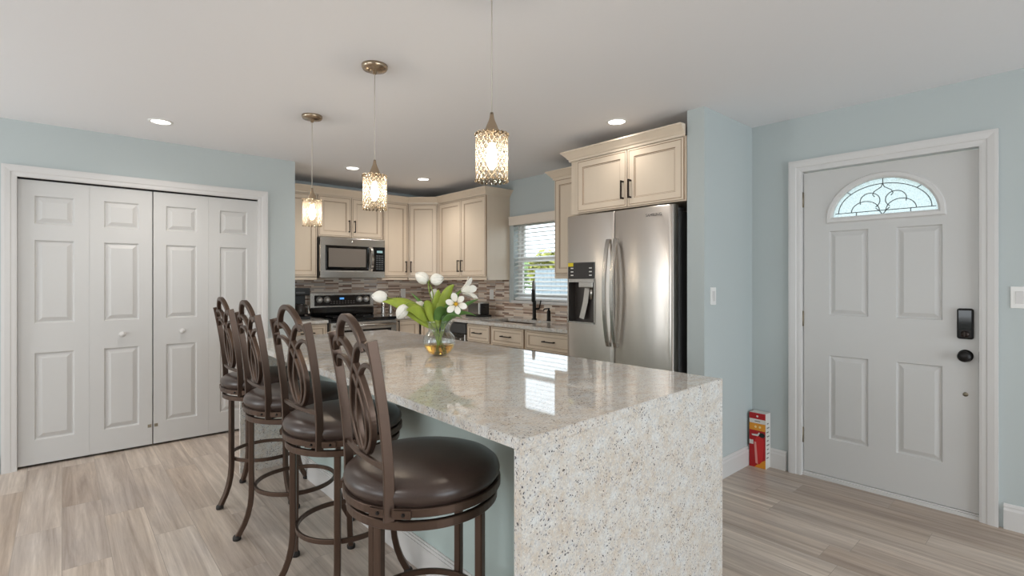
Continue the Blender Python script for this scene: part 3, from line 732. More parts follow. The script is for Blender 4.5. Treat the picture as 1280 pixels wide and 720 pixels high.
mb = MB(); mb.lathe([(0.022, 0), (0.022, 0.008), (0.019, 0.012), (0.019, 0.10), (0.01, 0.105), (0.01, 0.12), (0, 0.12)], 20); mb.build('body', M['matteblack'], sd)
mb = MB(); mb.sweep([(0.01, 0, 0.125), (-0.06, 0, 0.122), (-0.075, 0, 0.112)], 0.014, 0.012, (0, 1, 0), rnd=10); mb.build('nozzle', M['matteblack'], sd)

# ------------------------------------------------------------------ microwave
mw = thing('microwave', 'stainless over the range microwave with dark glass door', 'microwave', (2.07, 5.435, 1.352))
W_, H_ = 0.758, 0.44
mb = MB(); mb.box(0.003, 0.03, 0.0, W_ - 0.003, 0.405, H_); mb.build('case', M['greyside'], mw)
mb = MB(); mb.box(0, 0, 0.02, 0.60, 0.03, H_, bev=0.004); dr = mb.build('door', M['steel'], mw)
mb = MB(); mb.rings(0.055, 0.085, 0.555, 0.355, [(0, 0.0), (0, -0.002), (0.016, -0.003), (0.018, -0.001)]); mb.build('glass', M['blackglass'], dr)
mb = MB(); mb.rings(0.09, 0.12, 0.52, 0.325, [(0, -0.0015), (0.002, -0.0035)]); mb.build('mesh_screen', mat('grey_mesh_screen', (118, 110, 102), 0.3), dr)
mb = MB(); mb.box(0, -0.001, 0.355, W_, 0.03, H_, bev=0.004); mb.build('top_band', M['steel'], mw)
mb = MB(); mb.box(0, -0.001, 0.0, W_, 0.03, 0.075, bev=0.004); mb.build('bottom_band', M['steel'], mw)
mb = MB(); mb.box(0.602, 0.0, 0.075, W_, 0.03, 0.355, bev=0.003); cp = mb.build('control_panel', M['blackglass'], mw)
mb = MB(); mb.box(0.655, -0.0015, 0.29, 0.725, 0.001, 0.315); mb.build('display', emis('dim_microwave_display', (0.25, 0.4, 0.42), 0.35), cp)
mb = MB()
for r_ in range(7):
    for c_ in range(3): mb.box(0.648 + c_ * 0.031, -0.0015, 0.10 + r_ * 0.025, 0.668 + c_ * 0.031, 0.001, 0.111 + r_ * 0.025)
mb.build('keys', mat('grey_key_print', (96, 98, 100), 0.5), cp)
mb = MB(); pp = [(0.582, -0.006 - 0.04 * math.sin(PI * i / 14) ** 0.6, 0.085 + 0.265 * i / 14) for i in range(15)]
mb.sweep(pp, 0.012, 0.03, (1, 0, 0)); mb.build('handle', M['chrome'], mw)
mb = MB(); mb.lathe([(0.012, 0), (0.012, -0.002), (0, -0.002)], 20, (0.36, -0.001, 0.398), axis='y'); mb.build('badge', M['chrome'], mw)

# ------------------------------------------------------------------ range
rg = thing('range', 'stainless freestanding electric range with black glass cooktop', 'range', (2.072, 5.155, 0))
W_ = 0.756
mb = MB(); mb.box(0, 0.04, 0.03, W_, 0.68, 0.895); mb.build('body', M['greyside'], rg)
mb = MB(); mb.box(-0.002, -0.005, 0.895, W_ + 0.002, 0.60, 0.925, bev=0.005); ck = mb.build('cooktop', M['blackglass'], rg)
for x, y, r_ in ((0.2, 0.17, 0.1), (0.56, 0.17, 0.115), (0.2, 0.43, 0.08), (0.56, 0.43, 0.08)):
    mb = MB(); mb.lathe([(r_, 0.925), (r_, 0.9256), (r_ - 0.004, 0.9256), (r_ - 0.004, 0.925)], 40, (x, y, 0), cap=False); mb.build('burner_ring', M['greyside'], ck)
mb = MB(); mb.box(0, 0.56, 0.925, W_, 0.68, 1.02, bev=0.012); mb.build('vent_ledge', M['blackglass'], rg)
mb = MB()
mb.prism([(0, 0.575), (W_, 0.575), (W_, 0.68), (0, 0.68)], 1.015, 1.18); bgd = mb.build('backguard', M['steel'], rg)
mb = MB(); mb.box(0.045, 0.571, 1.035, W_ - 0.045, 0.576, 1.155, bev=0.002); mb.build('control_glass', mat('dark_control_glass', (44, 40, 38), 0.15), bgd)
mb = MB(); mb.box(0.335, 0.569, 1.105, 0.385, 0.572, 1.127); mb.build('display', M['lcd'], bgd)
mb = MB()
for r_ in range(2):
    for c_ in range(9): mb.box(0.225 + c_ * 0.034, 0.5695, 1.06 + r_ * 0.022, 0.243 + c_ * 0.034, 0.572, 1.067 + r_ * 0.022)
mb.build('key_print', M['ink'], bgd)
for x in (0.10, 0.185, 0.572, 0.658):
    mb = MB(); mb.lathe([(0.036, 0), (0.036, -0.006), (0.031, -0.01), (0.028, -0.03), (0, -0.034)], 24, (x, 0.571, 1.105), axis='y'); mb.box(x - 0.004, 0.532, 1.085, x + 0.004, 0.54, 1.125, bev=0.001); mb.build('knob', mat('satin_knob', (216, 212, 206), 0.35, metal=0.6), bgd)
mb = MB(); mb.box(0.0, 0.0, 0.30, W_, 0.04, 0.885, bev=0.006); od = mb.build('oven_door', M['steel'], rg)
mb = MB(); mb.box(0.07, -0.003, 0.40, W_ - 0.07, 0.001, 0.80, bev=0.001); mb.build('oven_glass', M['blackglass'], od)
mb = MB(); mb.sweep([(0.04, -0.045, 0.845), (W_ - 0.04, -0.045, 0.845)], 0.026, 0.026, (0, 0, 1), rnd=14)
for x in (0.06, W_ - 0.06): mb.box(x - 0.012, -0.045, 0.835, x + 0.012, 0.001, 0.855, bev=0.003)
mb.build('handle', M['steel'], od)
mb = MB(); mb.box(0, 0.0, 0.06, W_, 0.04, 0.29, bev=0.006); mb.build('storage_drawer', M['steel'], rg)

# ------------------------------------------------------------------ refrigerator
fr = thing('refrigerator', 'stainless side by side refrigerator with dispenser', 'refrigerator', (2.985, 2.722, 0), E)
FWD, FH = 0.93, 1.825
mb = MB(); mb.box(0.006, 0.075, 0.02, FWD - 0.006, 0.74, 1.79, bev=0.004); mb.build('case', M['greyside'], fr)
mb = MB(); mb.box(0.01, 0.06, 0.0, FWD - 0.01, 0.7, 0.06); mb.build('base_grille', M['black'], fr)
def fdoor(name, x0, x1, hole=None):
    mb = MB(); n = 16; wv = x1 - x0; z0, z1 = 0.07, FH
    xs = {x0 + wv * i / n for i in range(n + 1)} | {x0 + 0.006, x0 + 0.015, x1 - 0.006, x1 - 0.015}
    zs = {z0, z1, z0 + 0.008, z1 - 0.008, z0 + 0.4, 1.2}
    if hole: xs |= {hole[0], hole[2]}; zs |= {hole[1], hole[3]}
    xs = sorted(xs); zs = sorted(zs)
    def Y(x, z):
        t_ = (x - x0) / wv; e = min(x - x0, x1 - x); ez = min(z - z0, z1 - z)
        y = -0.014 * (1 - (2 * t_ - 1) ** 2)
        for q in (e, ez):
            if q < 0.015: y += 0.009 * (1 - q / 0.015) ** 2
        return y
    V = {(i, j): mb.bm.verts.new((x, Y(x, z), z)) for i, x in enumerate(xs) for j, z in enumerate(zs)}
    for i in range(len(xs) - 1):
        for j in range(len(zs) - 1):
            if hole and hole[0] - 1e-6 <= xs[i] and xs[i + 1] <= hole[2] + 1e-6 and hole[1] - 1e-6 <= zs[j] and zs[j + 1] <= hole[3] + 1e-6: continue
            f = mb.bm.faces.new((V[i, j], V[i + 1, j], V[i + 1, j + 1], V[i, j + 1])); f.smooth = True
    def strip(k):
        for a, b2 in zip(k, k[1:]):
            pa, pb = V[a].co, V[b2].co
            mb.quad([pa, pb, (pb.x, 0.07, pb.z), (pa.x, 0.07, pa.z)])
    ni, nj = len(xs) - 1, len(zs) - 1
    strip([(i, 0) for i in range(ni + 1)]); strip([(i, nj) for i in range(ni + 1)]); strip([(0, j) for j in range(nj + 1)]); strip([(ni, j) for j in range(nj + 1)])
    mb.quad([(x0, 0.07, z0), (x0, 0.07, z1), (x1, 0.07, z1), (x1, 0.07, z0)])
    return mb.build(name, M['fsteel'], fr)
dsp = (0.032, 1.005, 0.292, 1.315)
fl = fdoor('freezer_door', 0.0, 0.456, dsp)
fd = fdoor('fridge_door', 0.461, FWD)
mb = MB(); x0, z0, x1, z1 = dsp
# open cavity
for q in ([(x0, 0.066, z0), (x1, 0.066, z0), (x1, 0.066, z1), (x0, 0.066, z1)], [(x0, -0.016, z0), (x0, 0.066, z0), (x0, 0.066, z1), (x0, -0.016, z1)], [(x1, -0.016, z0), (x1, 0.066, z0), (x1, 0.066, z1), (x1, -0.016, z1)],
          [(x0, -0.016, z0), (x1, -0.016, z0), (x1, 0.066, z0), (x0, 0.066, z0)], [(x0, -0.016, z1), (x1, -0.016, z1), (x1, 0.066, z1), (x0, 0.066, z1)]): mb.quad(q)
mb.build('dispenser_cavity', mat('grey_dispenser', (92, 86, 82), 0.3, metal=0.5), fl)
mb = MB(); mb.box(x0 - 0.006, -0.019, z0 - 0.008, x0 + 0.004, -0.005, z1 + 0.02); mb.box(x1 - 0.004, -0.019, z0 - 0.008, x1 + 0.006, -0.008, z1 + 0.02); mb.box(x0, -0.019, z0 - 0.008, x1, -0.008, z0 + 0.004); mb.box(x0, -0.019, z1 - 0.004, x1, -0.008, z1 + 0.02)
mb.build('dispenser_bezel', M['steel'], fl)
mb = MB(); mb.box(x0, -0.02, 1.337, x1, -0.004, 1.462, bev=0.002); dp_ = mb.build('dispenser_panel', mat('dark_dispenser_panel', (58, 54, 52), 0.2), fl)
mb = MB()
for r_ in range(3):
    for x in (0.062, 0.245): mb.box(x, -0.0215, 1.36 + r_ * 0.027, x + 0.025, -0.02, 1.368 + r_ * 0.027)
mb.build('key_print', M['carton'], dp_)
mb = MB(); mb.box(x0 + 0.002, -0.0215, 1.432, x0 + 0.055, -0.02, 1.46); mb.build('sticker', M['yellowtag'], dp_)
mb = MB(); mb.box(0.13, -0.01, 1.27, 0.27, 0.06, 1.315, bev=0.006); mb.lathe([(0.016, 1.18), (0.016, 1.275)], 16, (0.235, 0.025, 0)); mb.build('ice_chute', M['steel'], fl)
mb = MB(); mb.sweep([(0.165, 0.055, 1.27), (0.16, 0.04, 1.16), (0.13, 0.03, 1.03)], 0.006, 0.05, (1, 0, 0)); mb.build('paddle', M['steel'], fl)
for dd, hx in ((fl, 0.425), (fd, 0.492)):
    mb = MB(); pp = [(hx, -0.024 - 0.05 * math.sin(PI * i / 24) ** 0.7, 0.85 + 0.77 * i / 24) for i in range(25)]
    mb.sweep(pp, 0.016, 0.03, (1, 0, 0)); mb.box(hx - 0.014, -0.03, 0.845, hx + 0.014, 0.0, 0.875, bev=0.004); mb.box(hx - 0.014, -0.03, 1.595, hx + 0.014, 0.0, 1.625, bev=0.004); mb.build('handle', M['steel'], dd)
tx = bpy.data.curves.new('brand_lettering', 'FONT'); tx.body = 'SAMSUNG'; tx.size = 0.027; tx.extrude = 0.0006; tx.align_x = 'CENTER'
tmp = bpy.data.objects.new('lettering', tx); COL.objects.link(tmp); bpy.context.view_layer.update()
me = bpy.data.meshes.new_from_object(tmp.evaluated_get(bpy.context.evaluated_depsgraph_get())); bpy.data.objects.remove(tmp); me.materials.clear(); me.materials.append(M['ink'])
to = bpy.data.objects.new('brand_lettering', me); COL.objects.link(to); to.parent = fd; to.location = (0.795, -0.0123, 1.757); to.rotation_euler = (R(90), 0, 0)
for x in (0.05, FWD - 0.05):
    mb = MB(); mb.box(x - 0.04, 0.04, 1.79, x + 0.04, 0.16, 1.815, bev=0.004); mb.build('hinge_cover', M['greyside'], fr)

# ------------------------------------------------------------------ island
NL, NR, FR_, FL_ = Vector((0.885, 0.962)), Vector((2.068, 1.01)), Vector((2.03, 3.87)), Vector((0.915, 3.87))
it = thing('island_countertop', 'long cream granite island countertop with waterfall ends', 'countertop', (1.47, 2.4, 0))
ctr = Vector((1.47, 2.4))
def loc2(p): return p - ctr
mb = MB(); mb.prism([loc2(p) for p in (NL, NR, FR_, FL_)], CB, CT)
bmesh.ops.bevel(mb.bm, geom=[e for e in mb.bm.edges if abs(e.verts[0].co.z - CT) < 1e-6 and abs(e.verts[1].co.z - CT) < 1e-6], offset=0.002, segments=2, affect='EDGES')
mb.build('slab', M['granite'], it)
def inw(a, b2, t_): d = (b2 - a).normalized(); return a + d * t_
mb = MB(); mb.prism([loc2(p) for p in (NL, NR, inw(NR, FR_, 0.03), inw(NL, FL_, 0.03))], 0, CB - 0.0005); mb.build('waterfall_panel', M['granite'], it)
mb = MB(); mb.prism([loc2(p) for p in (inw(FL_, NL, 0.03), inw(FR_, NR, 0.03), FR_, FL_)], 0, CB - 0.0005); mb.build('waterfall_panel', M['granite'], it)
ic = thing('island_cabinet', 'pale blue painted island cabinet under the granite countertop', 'island cabinet', (1.6, 2.4, 0))
mb = MB(); mb.box(-0.36, -1.37, 0, 0.39, 1.43, CB - 0.0005); mb.build('cabinet_body', M['island'], ic)
mb = MB(); mb.box(-0.375, -1.37, 0, -0.36, 1.43, 0.115); mb.box(-0.371, -1.37, 0.115, -0.36, 1.43, 0.128); mb.box(-0.366, -1.37, 0.128, -0.36, 1.43, 0.138); mb.build('baseboard', M['white'], ic)

# ------------------------------------------------------------------ bar stools
def circ(r_, z, n=48): return [(r_ * math.cos(2 * PI * i / n), r_ * math.sin(2 * PI * i / n), z) for i in range(n)]
def bar_stool(label, loc, leg_rot, back_rot):
    """leg_rot: turn of the leg frame; back_rot: direction in which the back stands"""
    t = thing('bar_stool', label, 'bar stool', (loc[0], loc[1], 0), 0, 'bar stools along the island')
    sm = M['stoolmetal']
    for k in range(4):
        a = leg_rot + k * PI / 2; c, s_ = math.cos(a), math.sin(a)
        zz = [(0.212, 0.628), (0.212, 0.45), (0.212, 0.33), (0.211, 0.27), (0.212, 0.22), (0.217, 0.17), (0.228, 0.12), (0.244, 0.075), (0.262, 0.04), (0.274, 0.018)]
        mb = MB(); mb.sweep([(r_ * c, r_ * s_, z) for r_, z in zz], 0.026, 0.026, (-s_, c, 0), smooth=False); lg = mb.build('leg', sm, t)
        mb = MB(); mb.lathe([(0.018, 0.0), (0.02, 0.004), (0.02, 0.016), (0.015, 0.024), (0, 0.024)], 16, (0.278 * c, 0.278 * s_, 0)); mb.build('foot_pad', M['rubber'], lg)
    mb = MB(); mb.sweep(circ(0.194, 0.268), 0.012, 0.02, (0, 0, 1), closed=True); mb.build('foot_ring', sm, t)
    mb = MB(); mb.sweep(circ(0.232, 0.638, 64), 0.016, 0.026, (0, 0, 1), closed=True); mb.build('base_ring', sm, t)
    mb = MB()
    for a in (0.6, 0.6 + PI / 2):
        c, s_ = math.cos(a), math.sin(a); mb.sweep([(-0.23 * c, -0.23 * s_, 0.645), (0.23 * c, 0.23 * s_, 0.645)], 0.03, 0.008, (0, 0, 1))
    mb.lathe([(0.09, 0.645), (0.09, 0.668)], 32); mb.build('swivel_plate', M['matteblack'], t)
    # seat turns with the back: local +x = direction of the back
    B = Matrix.Rotation(back_rot, 4, 'Z')
    def T(pts): return [B @ Vector(p) for p in pts]
    mb = MB(); mb.sweep(circ(0.243, 0.679, 64), 0.016, 0.024, (0, 0, 1), closed=True); mb.build('seat_frame', sm, t)
    mb = MB(); mb.lathe([(0, 0.672), (0.228, 0.672), (0.236, 0.69), (0.246, 0.705), (0.249, 0.718), (0.244, 0.734), (0.227, 0.748), (0.19, 0.759), (0.13, 0.766), (0.06, 0.769), (0, 0.769)], 64); mb.build('seat', M['leather'], t)
    h = R(41); xb = 0.25 * math.cos(h); yb = 0.25 * math.sin(h)
    def lean(z): q = max(0, z - 0.74) / 0.42; return 0.052 * q ** 1.6
    N = B @ Vector((1, 0, 0))
    for s_ in (-1, 1):
        mb = MB(); pp = [(xb + lean(0.655 + 0.505 * i / 14), s_ * (yb + 0.006 * i / 14), 0.655 + 0.505 * i / 14) for i in range(15)]
        mb.sweep(T(pp), 0.013, 0.03, N); mb.build('back_post', sm, t)
        mb = MB(); a0 = s_ * h
        for da in (-0.13, 0.16):
            aa = a0 + da; c, q = math.cos(aa), math.sin(aa)
            b = bmesh.new(); bmesh.ops.create_cube(b, size=1); bmesh.ops.scale(b, vec=(0.008, 0.05, 0.024), verts=b.verts)
            mb.merge(b, 0, B @ Matrix.Translation((0.255 * c, 0.255 * q, 0.679)) @ Matrix.Rotation(aa, 4, 'Z'))
            b = bmesh.new(); bmesh.ops.create_cone(b, cap_ends=True, segments=10, radius1=0.006, radius2=0.004, depth=0.006)
            mb.merge(b, 1, B @ Matrix.Rotation(aa, 4, 'Z') @ Matrix.Translation((0.261, 0.004, 0.679)) @ Matrix.Rotation(PI / 2, 4, 'Y'))
        mb.build('bracket', [sm, M['matteblack']], t)
    def curve(ctrl, n=40):
        c = [Vector(p) for p in ctrl]; out = []
        c = [2 * c[0] - c[1]] + c + [2 * c[-1] - c[-2]]
        m_ = len(c) - 3
        for i in range(n + 1):
            u = i / n * m_; k = min(int(u), m_ - 1); f = u - k
            p0, p1, p2, p3 = c[k:k + 4]
            q = 0.5 * ((2 * p1) + (p2 - p0) * f + (2 * p0 - 5 * p1 + 4 * p2 - p3) * f * f + (3 * p1 - p0 - 3 * p2 + p3) * f ** 3)
            out.append((xb + lean(q.y), q.x, q.y))
        return out
    W = yb
    mb = MB(); mb.sweep(T([(xb + lean(0.80) + 0.012 * math.sin(PI * i / 20), -W + 2 * W * i / 20, 0.80) for i in range(21)]), 0.014, 0.016, (0, 0, 1)); mb.build('bottom_rail', sm, t)
    mb = MB(); mb.sweep(T(curve([(-0.105, 1.125), (-0.085, 1.17), (-0.045, 1.205), (0, 1.217), (0.045, 1.205), (0.085, 1.17), (0.105, 1.125)])), 0.021, 0.022, N); mb.build('top_arch', sm, t)
    for s_ in (-1, 1):
        mb = MB(); mb.sweep(T(curve([(s_ * y, z) for y, z in ((W, 1.105), (0.14, 1.138), (0.09, 1.145), (0.045, 1.128), (0.0, 1.08), (-0.045, 1.02), (-0.078, 0.94), (-0.07, 0.87), (-0.035, 0.82), (0.0, 0.803))], 56)), 0.017, 0.02, N); mb.build('oval_bar', sm, t)
        mb = MB(); mb.sweep(T(curve([(s_ * y, z) for y, z in ((W, 1.05), (0.14, 1.082), (0.09, 1.083), (0.045, 1.062), (0.01, 1.02), (-0.02, 0.965), (-0.034, 0.91), (-0.026, 0.85), (0.0, 0.808))], 56)), 0.014, 0.017, N); mb.build('oval_bar', sm, t)
    return t
bar_stool('bar stool at the waterfall end of the island, closest to the granite end panel', (0.882, 1.432), R(22), R(175))
bar_stool('second bar stool from the waterfall end nearest the vase', (0.935, 2.177), R(-30), R(184))
bar_stool('third bar stool from the waterfall end', (0.932, 2.785), R(71), R(181))
bar_stool('bar stool next to the closet doors, last of the row', (0.956, 3.40), R(14), R(181))

# ------------------------------------------------------------------ lamps
def pendant(label, x, y):
    t = thing('pendant_light', label, 'pendant light', (x, y, H), 0, 'crystal pendants above the island')
    mb = MB(); mb.lathe([(0.066, 0), (0.066, -0.012), (0.06, -0.022), (0.03, -0.027), (0.012, -0.03), (0.008, -0.045), (0, -0.045)], 40); mb.build('canopy', M['nickel'], t)
    mb = MB(); mb.sweep([(0, 0, -0.04), (0, 0, -0.51)], 0.005, 0.005, (1, 0, 0), rnd=8); mb.build('cord', mat('clear_silver_cord', (200, 192, 180), 0.35), t)
    mb = MB(); mb.lathe([(0.006, -0.49), (0.009, -0.51), (0.012, -0.52), (0.03, -0.562), (0.032, -0.57), (0, -0.57)], 28); mb.build('cap', M['nickel'], t)
    mb = MB(); r_ = 0.0585; zt, zb = -0.574, -0.745; n, nz_ = 72, 26
    # faceted crystal wall
    g = []
    for j in range(nz_ + 1):
        z = zt + (zb - zt) * j / nz_; row = []
        for i in range(n):
            a = 2 * PI * i / n; q = min(abs(math.sin(9 * a + z * 100)), abs(math.sin(9 * a - z * 100)))
            rr = r_ + 0.0025 * (1 - q) - (0.003 if j in (0, nz_) else 0); row.append(mb.bm.verts.new((rr * math.cos(a), rr * math.sin(a), z)))
        g.append(row)
    for j in range(nz_):
        for i in range(n): mb.bm.faces.new((g[j][i], g[j][(i + 1) % n], g[j + 1][(i + 1) % n], g[j + 1][i]))
    sh = mb.build('shade', M['crystal'], t)
    for zz, rb in ((zt, 0.008), (zb, 0.006)):
        mb = MB()
        for i in range(20):
            a = 2 * PI * i / 20; b = bmesh.new(); bmesh.ops.create_icosphere(b, subdivisions=1, radius=rb)
            mb.merge(b, 0, Matrix.Translation((r_ * math.cos(a), r_ * math.sin(a), zz)))
        mb.build('scalloped_rim', M['crystal'], sh)
    mb = MB(); mb.lathe([(0.036, zt + 0.003), (0.02, zt + 0.007), (0.02, zt + 0.003), (0.036, zt)], 36)
    for k_ in range(3): mb.sweep([(0.03 * math.cos(k_ * 2.094), 0.03 * math.sin(k_ * 2.094), zt + 0.002), (0.056 * math.cos(k_ * 2.094), 0.056 * math.sin(k_ * 2.094), zt + 0.001)], 0.006, 0.003, (0, 0, 1))
    mb.build('shade_holder', M['nickel'], t)
    mb = MB(); mb.lathe([(0.014, -0.57), (0.014, -0.605), (0, -0.605)], 18); sk_ = mb.build('socket', M['nickel'], t)
    mb = MB(); mb.lathe([(0, -0.603), (0.010, -0.605), (0.016, -0.63), (0.021, -0.655), (0.018, -0.68), (0.008, -0.7), (0, -0.703)], 24); mb.build('bulb', M['bulb'], sk_)
pendant('crystal pendant above the far end of the island by the microwave', 1.27, 3.48)
pendant('crystal pendant hung between the other two over the island', 1.216, 2.45)
pendant('crystal pendant over the waterfall end of the island, largest in view', 1.20, 1.47)
def downlight(label, x, y, energy):
    t = thing('recessed_light', label, 'recessed light', (x, y, H), 0, 'recessed ceiling lights')
    mb = MB(); mb.lathe([(0.075, 0), (0.074, -0.004), (0.06, -0.006), (0.056, -0.002), (0.056, 0)], 36, cap=False); mb.build('trim_ring', M['plate'], t)
    mb = MB(); mb.lathe([(0.056, -0.002), (0, -0.002)], 36, cap=False); mb.build('lens', M['led'], t)
    l = bpy.data.lights.new('downlight_beam', 'SPOT'); l.energy = energy * SPOT_W; l.spot_size = R(150); l.spot_blend = 0.9; l.color = (1, 0.94, 0.87); l.shadow_soft_size = 0.06
    lo = bpy.data.objects.new('downlight_beam', l); COL.objects.link(lo); lo.parent = t; lo.location = (0, 0, -0.03)
downlight('recessed ceiling light in front of the closet doors', 0.52, 4.31, 1.05)
downlight('recessed ceiling light out in front of the microwave cabinet', 2.16, 4.83, 0.9)
downlight('recessed ceiling light in front of the corner cabinet', 2.98, 4.84, 0.9)
downlight('recessed ceiling light in front of the refrigerator cabinet', 2.918, 2.188, 0.2)

# ------------------------------------------------------------------ vase and tulips
VX, VY = 1.55, 2.354
vs = thing('vase', 'round clear glass vase with flared rim on the island', 'vase', (VX, VY, CT))
po = [(0, 0.0), (0.035, 0.0), (0.06, 0.012), (0.08, 0.038), (0.089, 0.07), (0.085, 0.1), (0.068, 0.122), (0.058, 0.132), (0.06, 0.15), (0.07, 0.172), (0.083, 0.19)]
pi_ = [(r_ - 0.0025, z + 0.0015) for r_, z in reversed(po[2:])] + [(0.035, 0.006), (0, 0.005)]
mb = MB(); mb.lathe(po + pi_, 56); mb.build('glass', M['vaseglass'], vs)
mb = MB(); mb.lathe([(0, 0.0062), (0.034, 0.0068), (0.0564, 0.0142), (0.0764, 0.0402), (0.0825, 0.058), (0.0825, 0.0582), (0, 0.0582)], 48); mb.build('water', M['water'], vs)

def bez(p0, p1, p2, p3, n=16):
    out = []
    for i in range(n + 1):
        t_ = i / n; out.append(p0 * (1 - t_) ** 3 + p1 * 3 * t_ * (1 - t_) ** 2 + p2 * 3 * t_ * t_ * (1 - t_) + p3 * t_ ** 3)
    return out
RT3, UP3, FW3 = Vector((RT.x, RT.y, 0)), Vector((0, 0, 1)), Vector((FW.x, FW.y, 0))
BASEP = Vector((VX, VY, CT + 0.02)); NECK = Vector((VX, VY, CT + 0.135))
def petals(mb, base, axis, length, rad, opening, n=6, mi=0, seed=0):
    axis = axis.normalized(); e1 = axis.orthogonal().normalized(); e2 = axis.cross(e1)
    for k in range(n):
        a0 = 2 * PI * k / n + seed; inner = k % 2; rk = rad * (0.92 if inner else 1.0); NU, NV = 8, 10; grid = []
        for j in range(NV + 1):
            v = j / NV
            prof = math.sin(PI * min(1, 0.12 + v * 0.86)) ** 0.75 if not opening else 0.25 + v * opening
            wid = math.sin(PI * (0.1 + 0.9 * v) ** 0.8) ** (0.45 if not opening else 0.7) if v < 1 else 0.02
            row = []
            for i in range(NU + 1):
                u = (i / NU - 0.5) * 2; hw = (0.75 if not opening else 0.5) * wid
                a = a0 + u * hw; rr = rk * prof * (1 - 0.10 * u * u * (1 if not opening else -0.6))
                hgt = length * (v if not opening else (v * (1 - 0.35 * v * min(1, opening))))
                row.append(mb.bm.verts.new(base + axis * hgt + (e1 * math.cos(a) + e2 * math.sin(a)) * rr))
            grid.append(row)
        for j in range(NV):
            for i in range(NU):
                f = mb.bm.faces.new((grid[j][i], grid[j][i + 1], grid[j + 1][i + 1], grid[j + 1][i])); f.smooth = True; f.material_index = mi
def leaf(mb, pts, wmax, side, mi=0):
    n = len(pts); rows = []
    for i, p in enumerate(pts):
        t_ = (pts[min(i + 1, n - 1)] - pts[max(i - 1, 0)]).normalized(); s_ = side - t_ * side.dot(t_)
        s_.normalize(); nn = t_.cross(s_); u = i / (n - 1); w_ = wmax * (math.sin(PI * min(1, 0.03 + 0.97 * u ** 0.85)) ** 0.8) if i < n - 1 else 0.0008
        rows.append([mb.bm.verts.new(p + s_ * w_ * k + nn * abs(k) * w_ * 0.35) for k in (-1, -0.5, 0, 0.5, 1)])
    for A, B in zip(rows, rows[1:]):
        for k in range(4):
            f = mb.bm.faces.new((A[k], A[k + 1], B[k + 1], B[k])); f.smooth = True; f.material_index = mi
def tulip(label, px, py, d, axis2, length, rad, opening=0.0, leaves=(), stamen=False, cat='tulip'):
    """px,py,d place the bloom's middle; axis2 = (right, up, toward camera) direction of the bloom"""
    ax = (RT3 * axis2[0] + UP3 * axis2[1] - FW3 * axis2[2]).normalized()
    length *= 1.32; rad *= 1.3; leaves = [(a, b_, c, e, f * 1.45, g_) for a, b_, c, e, f, g_ in leaves]
    mid = at(px, py, d); bb = mid - ax * length * 0.5
    k = random.uniform(-1, 1); r0 = BASEP + Vector((0.03 * math.cos(k * 3), 0.03 * math.sin(k * 3), 0)); nk = NECK + (RT3 * max(-0.035, min(0.035, (px - 549) / 60 * 0.04)) + FW3 * (k * 0.02))
    root = thing('tulip', label, cat, r0, 0, 'white tulips in the vase')
    inv = Matrix.Translation(-r0)
    st = bez(r0, r0.lerp(nk, 0.5), r0.lerp(nk, 0.8), nk, 8)[:-1] + bez(nk, nk + (nk - r0) * 0.6 + UP3 * 0.03, bb - ax * 0.06, bb, 14)
    mb = MB(); mb.sweep([inv @ p for p in st], 0.0065, 0.0065, (0.3, 0.8, 0.1), rnd=8); mb.build('stem', M['stem'], root)
    mb = MB(); petals(mb, inv @ bb, ax, length, rad, opening, seed=random.uniform(0, 1)); bo = mb.build('bloom', M['petal'], root, fix=False)
    sm = bo.modifiers.new('thickness', 'SOLIDIFY'); sm.thickness = 0.0012
    if stamen:
        mb = MB(); e1 = ax.orthogonal().normalized(); e2 = ax.cross(e1); b0 = inv @ bb
        for i in range(6):
            dr_ = (e1 * math.cos(i * PI / 3) + e2 * math.sin(i * PI / 3)); mb.sweep([b0, b0 + ax * 0.02 + dr_ * 0.006, b0 + ax * 0.03 + dr_ * 0.012], 0.004, 0.004, (0.2, 0.3, 0.9), rnd=6)
        b = bmesh.new(); bmesh.ops.create_icosphere(b, subdivisions=2, radius=0.009); mb.merge(b, 0, Matrix.Translation(b0 + ax * 0.014)); mb.build('stamens', M['yellow'], root)
    for (tx_, ty_, td, bow, wm, dark) in leaves:
        tip = at(tx_, ty_, td); p0 = nk + UP3 * 0.012
        pts = bez(p0, p0 + UP3 * 0.06 + (tip - p0) * 0.18, p0 + (tip - p0) * 0.6 + UP3 * bow, tip, 16)
        dirv = (tip - p0); side = FW3.cross(dirv).normalized() * 0.75 + FW3 * 0.65
        mb = MB(); leaf(mb, [inv @ p for p in pts], wm, side); lo = mb.build('leaf', M['leafdark'] if dark else M['leaf'], root, fix=False)
        sm = lo.modifiers.new('thickness', 'SOLIDIFY'); sm.thickness = 0.0012
D0 = 2.79
tulip('closed white tulip drooping furthest out toward the range', 474, 371, 2.72, (-1, 0.12, 0.1), 0.062, 0.026, leaves=[(478, 377, 2.7, 0.085, 0.034, 0)])
tulip('closed white tulip nodding low over the island beside the oven', 502, 390, 2.70, (-0.45, -0.75, 0.2), 0.062, 0.025, leaves=[(508, 388, 2.66, 0.06, 0.025, 0)])
tulip('upright closed white tulip, topmost in the vase', 527, 347, 2.82, (-0.75, 0.55, 0), 0.062, 0.027, leaves=[(514, 366, 2.86, 0.03, 0.011, 1)])
tulip('closed white tulip touching the topmost one at the top of the bunch', 547, 349, 2.80, (0.85, 0.1, 0.2), 0.056, 0.027, leaves=[(568, 356, 2.8, 0.075, 0.026, 0)])
tulip('wide open white tulip turned toward the window', 588, 361, 2.78, (0.8, 0.25, 0.15), 0.075, 0.045, opening=0.95, leaves=[(598, 374, 2.84, 0.03, 0.014, 1), (576, 362, 2.84, 0.02, 0.02, 1)])
